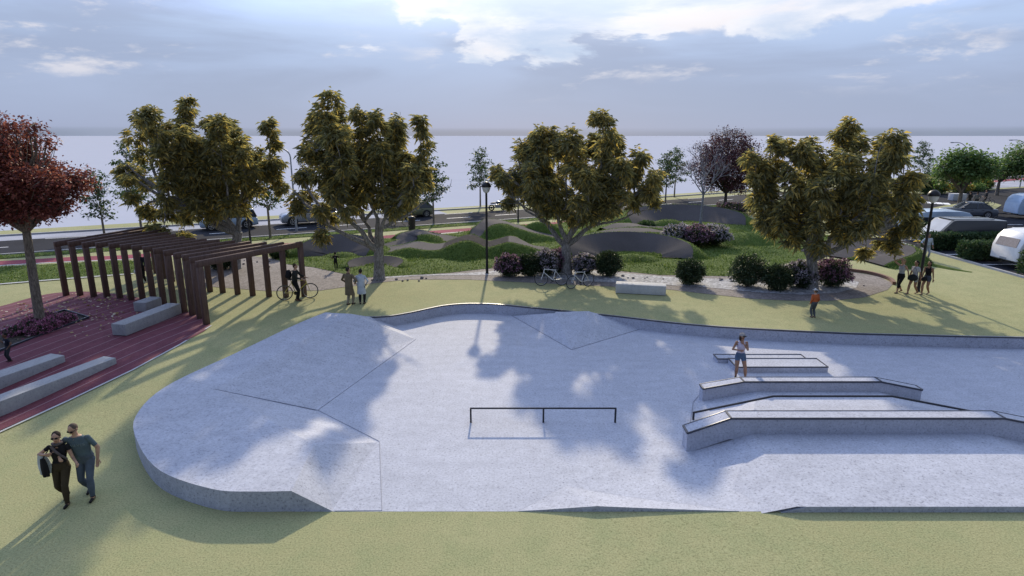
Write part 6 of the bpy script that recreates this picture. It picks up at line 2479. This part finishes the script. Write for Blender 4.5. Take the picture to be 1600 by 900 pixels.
    if hair_kind != 'bald':
        m = MB()
        fz = lambda p: p * (1 + 0.07 * noise.noise(p * 30 / k))
        m.ell(hv(0, -.013, .016), (.050 * k, .056 * k, .060 * k), 18, 12, m=RM, fn=fz)
        if hair_kind in ('long', 'pony'):
            if hair_kind == 'long':
                m.ell(hv(0, -.040, -.035), (.046 * k, .026 * k, .085 * k), 14, 10, m=RM, fn=fz)
                for s in (-1, 1):
                    m.ell(hv(s * .043, -.012, -.035), (.014 * k, .026 * k, .060 * k), 10, 8, m=RM, fn=fz)
            else:
                m.tube([hv(0, -.060, .030), hv(0, -.088, .015), hv(0, -.092, -.04), hv(0, -.080, -.10)], [.018 * k, .022 * k, .018 * k, .005 * k], 9)
        child_('hair', m, hair)
    else:
        m = MB()
        m.ell(hv(0, -.008, .012), (.0475 * k, .0555 * k, .0565 * k), 18, 12, m=RM)
        child_('hair', m, hair)
    if cap is not None:
        m = MB()
        m.ell(hv(0, -.006, .026), (.053 * k, .061 * k, .050 * k), 18, 10, m=RM, fn=lambda p: Vector((p.x, p.y, max(p.z, -.012 * k))))
        child_('cap', m, cap[0])
        m = MB()
        m.ell(hv(0, .066, .017), (.040 * k, .042 * k, .006 * k), 14, 6, m=RM)
        child_('cap_peak', m, cap[1])
    if glasses:
        m = MB()
        for s in (-1, 1):
            m.ell(hv(s * .020, .052, .004), (.0195 * k, .010 * k, .0125 * k), 12, 8, m=RM)
            m.tube([hv(s * .038, .045, .007), hv(s * .048, .0, .006)], .0022 * k, 5)
        m.tube([hv(-.006, .060, .007), hv(.006, .060, .007)], .003 * k, 5)
        child_('sunglasses', m, (0.012, 0.012, 0.014))
    if coat:
        c_, hem, fl = coat
        rg_ = []
        for z, a, b in ((0.315, .052, .048), (0.29, .092, .058), (0.255, .118, .070), (0.19, .116, .074), (0.09, .100, .072), (0.0, .108, .080), (-0.10, .112, .084), (-0.515 + hem + .03, .118 * fl, .092 * fl), (-0.515 + hem, .119 * fl, .093 * fl)):
            t = max(0, z) / 0.315
            cc = P.lerp(N_, t) if z > 0 else P + Vector((0, 0, z))
            rg_.append([(cc + Vector((a * math.cos(u) * (1 + (.04 * math.sin(u * 5) if z < 0.05 else 0)), b * math.sin(u), 0))) * h for u in [2 * PI * q / 26 for q in range(26)]])
        m = MB()
        m.loft(rg_)
        m.build('coat', cloth(c_), r_, smooth=60)
        m = MB()
        m.tube([(N_ + Vector((.045 * math.cos(u), .045 * math.sin(u), .012))) * h for u in [2 * PI * q / 14 for q in range(15)]], .012 * h, 7, cap=False)
        m.build('collar', cloth(c_), r_, smooth=60)
    if scarf:
        m = MB()
        m.tube([(N_ + Vector((.050 * math.cos(u), .052 * math.sin(u), .010 + .006 * math.sin(3 * u)))) * h for u in [2 * PI * q / 14 for q in range(15)]], .017 * h, 8, cap=False)
        m.tube([(N_ + v) * h for v in (Vector((.045, .06, 0)), Vector((0.0, .085, -.06)), Vector((-.05, .085, -.12)), Vector((-.105, .06, -.19)))], [.018 * h, .016 * h, .016 * h, .013 * h], 8)
        child_('scarf', m, scarf)
    if print_:
        txt, zc_, size, front, colr = print_
        cu = bpy.data.curves.new('shirt_print', 'FONT')
        cu.body = txt
        cu.size = size * h
        cu.align_x = 'CENTER'
        cu.align_y = 'CENTER'
        cu.extrude = 0.0015
        to = bpy.data.objects.new('tmp_text', cu)
        col.objects.link(to)
        dg = bpy.context.evaluated_depsgraph_get()
        tm = bpy.data.meshes.new_from_object(to.evaluated_get(dg))
        bpy.data.objects.remove(to)
        t = zc_ / 0.315
        c0 = P.lerp(N_, t)
        bb = .074 * fat * loose if sex == 'm' else .080
        # the print follows the round of the chest
        for vx in tm.vertices:
            x, y, z = vx.co
            u = x / (0.125 * h)
            yy = bb * h * math.sqrt(max(0.1, 1 - min(0.9, u * u))) + z
            sgn = 1 if front else -1
            vx.co = Vector((-x * sgn, sgn * yy, y)) + c0 * h + Vector((0, ly * (y / h) / .315 * h, 0))
        o = link('shirt_print', tm, cloth(colr), r_)
    return r_


def stand(s=1.0, w=0.055):
    return [(-w, 0, 0, -.15), (w, 0, 0, .15)]


def walk(a=0.11, w=0.045, lift=0.03, lead=1):
    f, b = (w * lead, a, 0), (-w * lead, -a, lift)
    f = (*f, 0, 0)
    b = (*b, 0, lift * 0.9)
    return [b, f] if lead > 0 else [f, b]


def at_ground(p, dz=0.0):
    return (p[0], p[1], g(p[0], p[1]) + dz)


# couple in front
person('woman in black top, scarf, sunglasses and brown trousers walking beside the slate shirted man', (-10.00, 12.22, 0.0), PI + 0.22, 1.74, walk(0.10, 0.04, 0.03, -1), [(-.25, .145, .60), (.10, .085, .725)],
       (0.014, 0.014, 0.017), (0.050, 0.038, 0.022), (0.012, 0.011, 0.011), 'f', sleeve=.35, hair_kind='short', glasses=True, scarf=(0.10, 0.085, 0.085), vox=.0068, lean=(-.02, .02), elbow=[(-.3, .1, -1), (.9, -.2, -.6)], yaw=.1, curl=.9)
person('man in slate T-shirt and jeans with shaved head bowed towards the woman in scarf', (-9.62, 12.46, 0.0), PI + 0.25, 1.86, walk(0.10, 0.05, 0.03, -1), [(-.150, .045, .50), (.20, .135, .63)],
       (0.085, 0.120, 0.140), (0.085, 0.108, 0.140), (0.014, 0.013, 0.013), 'm', sleeve=.72, hair=(0.10, 0.075, 0.06), hair_kind='bald', glasses=True, vox=.007, lean=(.035, .035), yaw=-.35, pitch=.42,
       elbow=[(-1, -.5, -.2), (.8, -.2, -.8)], loose=1.08, curl=.5, print_=('WAVES', .215, .052, True, (0.17, 0.22, 0.24)))
# couple in long coats
person('man in long brown coat and beige trousers seen from behind', at_ground((-7.44, 27.12, 0.45)), -0.35, 1.76, [(-.045, -.03, 0, .1), (.05, .06, 0, .1)], [(-.125, .09, .56), (.135, .10, .58)], (0.14, 0.105, 0.065), (0.30, 0.26, 0.20), (0.02, 0.018, 0.016), 'm',
       sleeve=2, coat=((0.165, 0.130, 0.085), .27, 1.0), yaw=-.5, elbow=[(-1, -.4, -.2), (1, -.4, -.2)], hair=(0.035, 0.028, 0.024))
person('person in pale grey coat and tall black boots seen from behind', at_ground((-6.91, 27.23, 0.45)), 0.05, 1.66, [(-.05, 0, 0, -.15), (.06, .01, 0, .2)], [(-.125, .08, .55), (.125, .08, .55)], (0.45, 0.49, 0.54), (0.018, 0.018, 0.022), (0.012, 0.012, 0.014), 'f',
       sleeve=2, coat=((0.47, 0.52, 0.58), .30, 1.02), yaw=.35, elbow=[(-1, -.5, -.2), (1, -.5, -.2)], hair=(0.03, 0.024, 0.02))
# man with the yellow bicycle
cy = (-10.14, 27.79, 0.45)
person('man in dark jacket and black trousers standing with the yellow bicycle', at_ground(cy, 0.0), -PI / 2 + .1, 1.78, [(-.05, .0, 0), (.05, .06, 0)], [(-.13, .27, .60), (.10, .24, .60)], (0.028, 0.030, 0.030), (0.010, 0.010, 0.012), (0.06, 0.03, 0.025), 'm', sleeve=1.7, lean=(0, .03),
       hair=(0.055, 0.035, 0.02), elbow=[(-.5, -.5, -1), (.5, -.5, -1)], loose=1.05)
bp_ = Vector(at_ground(cy)) + Vector((-.25, 0.0, 1.27))
r_ = root('backpack', 'black backpack worn by the man with the yellow bicycle', 'backpack', bp_.to_tuple(), 0)
m = MB()
m.ell((0, 0, 0), (.13, .17, .24), 16, 10, fn=lambda p: Vector((p.x, math.copysign(min(abs(p.y), .14), p.y), math.copysign(min(abs(p.z), .21), p.z))))
m.ell((-.10, 0, -.07), (.06, .12, .11), 12, 8)
m.build('bag', cloth((0.014, 0.014, 0.018)), r_, smooth=60)
m = MB()
for s in (-1, 1):
    m.tube([(.10, s * .09, .15), (.22, s * .10, .18), (.34, s * .10, .06), (.30, s * .11, -.10), (.12, s * .11, -.16)], .018, 6)
m.build('strap', cloth((0.02, 0.02, 0.024)), r_, smooth=60)
# inside the pergola
person('woman with fair hair, navy top and black trousers walking behind the pergola posts', at_ground((-19.35, 31.25, 0.45)), PI + .2, 1.72, walk(.09, .04, .02, 1), [(-.13, .03, .46), (.14, .04, .48)], (0.022, 0.028, 0.045), (0.012, 0.012, 0.014), (0.30, 0.27, 0.22), 'f', sleeve=1.6,
       hair=(0.42, 0.36, 0.27), hair_kind='long', glasses=True)
hb = Vector(at_ground((-19.35, 31.25, 0.45))) + Vector((-.16, -.16, .78))
m = MB()
m.ell((0, 0, -.12), (.15, .06, .15), 12, 8)
bag_ = m.build('handbag', cloth((0.58, 0.58, 0.60)), None, smooth=60, loc=hb.to_tuple())
tag(bag_, 'pale handbag carried by the fair haired woman behind the pergola posts', 'handbag')
m = MB()
m.tube([(-.10, 0, -.02), (-.06, 0, .14), (.06, 0, .14), (.10, 0, -.02)], .008, 6)
m.build('handle', cloth((0.45, 0.45, 0.46)), bag_, smooth=60)
# children
kid = dict(sex='m', child=True, sleeve=.6)
p = Vector((-10.17, 34.62, 0.55))
person('child in black shirt with white number standing on the grass', (p.x, p.y, lawn_z(p.x, p.y) - 0.01), .15, 1.0, [(-.05, 0, 0), (.05, .02, 0)], [(-.24, .02, .76), (.20, .10, .80)], (0.012, 0.012, 0.014), (0.016, 0.016, 0.02), (0.02, 0.02, 0.02), skin='deep', print_=('8', .20, .10, False, (0.6, 0.6, 0.62)),
       elbow=[(-.6, -.2, -1), (.6, -.2, -1)], hair=(0.012, 0.01, 0.009), **kid)
p = Vector((-17.57, 20.2, 0.28))
person('child in dark shirt with white number 37 reaching out by the planter', (p.x, p.y, g(p.x, p.y)), PI - .45, 1.02, [(-.05, 0, 0), (.05, .02, 0)], [(-.17, .06, .55), (.30, .08, .74)], (0.014, 0.018, 0.032), (0.035, 0.04, 0.048), (0.02, 0.02, 0.02), skin='deep', print_=('37', .20, .105, True, (0.6, 0.62, 0.66)),
       elbow=[(-.8, -.4, -.6), (.3, -.2, -1)], hair=(0.012, 0.01, 0.009), vox=.008, **kid)
# skater
person('young woman in white vest, denim shorts and peaked cap standing on the skate floor', (7.68, 19.42, 0.0), PI - .2, 1.62, [(-.13, .02, 0, -.5), (.06, 0, 0, .2)], [(-.02, .13, .80), (.045, .125, .66)], (0.50, 0.47, 0.57), (0.075, 0.12, 0.20), (0.025, 0.025, 0.028), 'f', sleeve=-1, tank=True, leg=.42,
       skin='tan', hair=(0.03, 0.02, 0.015), hair_kind='long', cap=((0.30, 0.28, 0.27), (0.012, 0.012, 0.014)), yaw=.6, elbow=[(-.7, .1, -1), (.9, -.1, -.7)], vox=.008, curl=1.2)
# orange figure
person('child in orange jacket, grey trousers and pale cap seen from behind', at_ground((12.85, 25.08, 0.45)), .25, 1.24, [(-.045, 0, 0), (.045, -.02, 0)], [(-.13, .05, .50), (.13, .05, .50)], (0.42, 0.105, 0.035), (0.075, 0.085, 0.095), (0.02, 0.018, 0.018), 'm', sleeve=2, child=True, fat=1.08,
       cap=((0.50, 0.49, 0.47), (0.45, 0.44, 0.42)), loose=1.08, hair=(0.10, 0.07, 0.05))
# three women walking
person('woman in grey vest and black cropped trousers with one arm raised to her head', at_ground((19.14, 29.36, 0.45)), PI / 2 + .35, 1.70, walk(.13, .035, .02, -1), [(-.14, -.10, .50), (.075, .05, .97)], (0.36, 0.37, 0.39), (0.014, 0.014, 0.016), (0.25, 0.17, 0.12), 'f', sleeve=-1, tank=True, leg=1.55, skin='fair', hair=(0.28, 0.20, 0.11),
       hair_kind='pony', elbow=[(-.3, -1, -.2), (.8, .4, -.2)])
person('woman in white T-shirt and grey shorts walking in the middle of the three', at_ground((19.64, 29.11, 0.45)), PI / 2 + .3, 1.66, walk(.14, .035, .02, 1), [(-.13, -.08, .47), (.12, .05, .47)], (0.50, 0.50, 0.53), (0.30, 0.31, 0.34), (0.30, 0.20, 0.14), 'f', sleeve=.7, leg=.55, skin='tan', hair=(0.02, 0.016, 0.014), hair_kind='pony')
person('woman in black vest and dark denim shorts walking beside the park lamp', at_ground((20.19, 28.99, 0.45)), PI / 2 + .5, 1.66, walk(.11, .035, .03, 1), [(-.14, -.04, .46), (.12, .05, .50)], (0.012, 0.012, 0.014), (0.07, 0.08, 0.11), (0.30, 0.20, 0.14), 'f', sleeve=-1, tank=True, leg=.42, skin='tan', hair=(0.028, 0.02, 0.016), hair_kind='long')


def shoulder_bag(label, loc, c, r=(.16, .06, .14), rz=0.0):
    m = MB()
    m.ell((0, 0, 0), r, 12, 8, fn=lambda p: Vector((p.x, p.y, p.z - .15 * abs(p.x))))
    b_ = m.build('shoulder_bag', cloth(c), None, smooth=60, loc=loc, rz=rz)
    m = MB()
    m.tube([(-r[0] * .8, 0, .02), (-r[0] * .5, .02, r[2] + .12), (r[0] * .3, .04, r[2] + .30), (r[0] * .7, .02, r[2] + .1), (r[0] * .8, 0, .02)], .010, 6)
    m.build('strap', cloth(c), b_, smooth=60)
    return tag(b_, label, 'bag')


q = Vector(at_ground((19.64, 29.11, 0.45)))
shoulder_bag('large dark bag hanging from the woman in the white T-shirt', (q.x - .20, q.y - .16, q.z + .86), (0.018, 0.022, 0.024), (.22, .07, .17), -.4)
q = Vector(at_ground((20.19, 28.99, 0.45)))
shoulder_bag('small black bag carried by the woman in the black vest', (q.x - .24, q.y - .12, q.z + .80), (0.012, 0.012, 0.013), (.14, .06, .11))
q = Vector((-10.03, 12.22, 0))


def drape(m, c, w, d, h, seed):
    """a limp hanging bundle, gathered at the top"""
    rings = []
    for i in range(9):
        t = i / 8
        ww = w * (0.35 + 0.75 * math.sin(PI * min(1, 0.12 + 0.62 * t)))
        rings.append([Vector(c) + Vector((ww * math.cos(u) * (1 + .18 * math.sin(3 * u + seed)) + .05 * t * w * 4, d * math.sin(u) * (0.5 + .6 * t) * (1 + .2 * math.sin(4 * u + 2 * t)), -h * t)) for u in [2 * PI * k / 18 for k in range(18)]])
    m.loft(rings)


m = MB()
drape(m, (0, 0, .22), .13, .08, .44, 1.0)
jb = m.build('folded_jacket', cloth((0.42, 0.45, 0.44)), None, smooth=60, loc=(q.x - .27, q.y - .10, 1.00))
tag(jb, 'pale jacket and dark bag slung over the arm of the woman in the scarf', 'jacket')
m = MB()
drape(m, (.07, -.075, .16), .075, .05, .42, 2.0)
m.tube([(.07, -.075, .13), (.12, -.06, .24), (.17, .0, .32)], .012, 6)
m.build('bag', cloth((0.014, 0.014, 0.016)), jb, smooth=60)
# by the car park
person('small child in red jacket with pale front walking beside the adult near the van', at_ground((25.76, 38.38, 0.45)), PI - .2, 1.10, walk(.06, .04, .01, 1), [(-.14, .03, .48), (.14, .03, .48)], (0.24, 0.21, 0.19), (0.03, 0.04, 0.05), (0.02, 0.02, 0.02), 'm', sleeve=2, child=True, coat=None, skin='tan', loose=1.08)
person('adult in pale blue shirt and grey trousers near the front of the van', at_ground((25.96, 37.76, 0.45)), PI - .1, 1.62, walk(.06, .05, .01, -1), [(-.17, .05, .50), (.20, .10, .60)], (0.42, 0.48, 0.56), (0.33, 0.35, 0.38), (0.05, 0.045, 0.04), 'm', sleeve=1.5, skin='tan', hair=(0.02, 0.016, 0.014), loose=1.06)
# group on the traffic island
for lab, pxy, f_, top_, bot_ in (
    ('dark dressed person standing left in the far group on the traffic island', (48.94, 65.83, 0.5), .3, (0.025, 0.027, 0.03), (0.03, 0.03, 0.035)),
    ('person in grey top standing in the middle of the far group on the traffic island', (49.26, 65.24, 0.5), -.4, (0.16, 0.16, 0.17), (0.045, 0.045, 0.05)),
    ('dark dressed person standing by the bicycle on the traffic island', (52.04, 67.68, 0.5), 1.4, (0.03, 0.032, 0.04), (0.03, 0.03, 0.035))):
    person(lab, (pxy[0], pxy[1], 0.5), f_, 1.72, stand(), [(-.13, .08, .50), (.13, .10, .55)], top_, bot_, (0.02, 0.02, 0.02), 'm', sleeve=1.6, skin='tan', vox=.014)
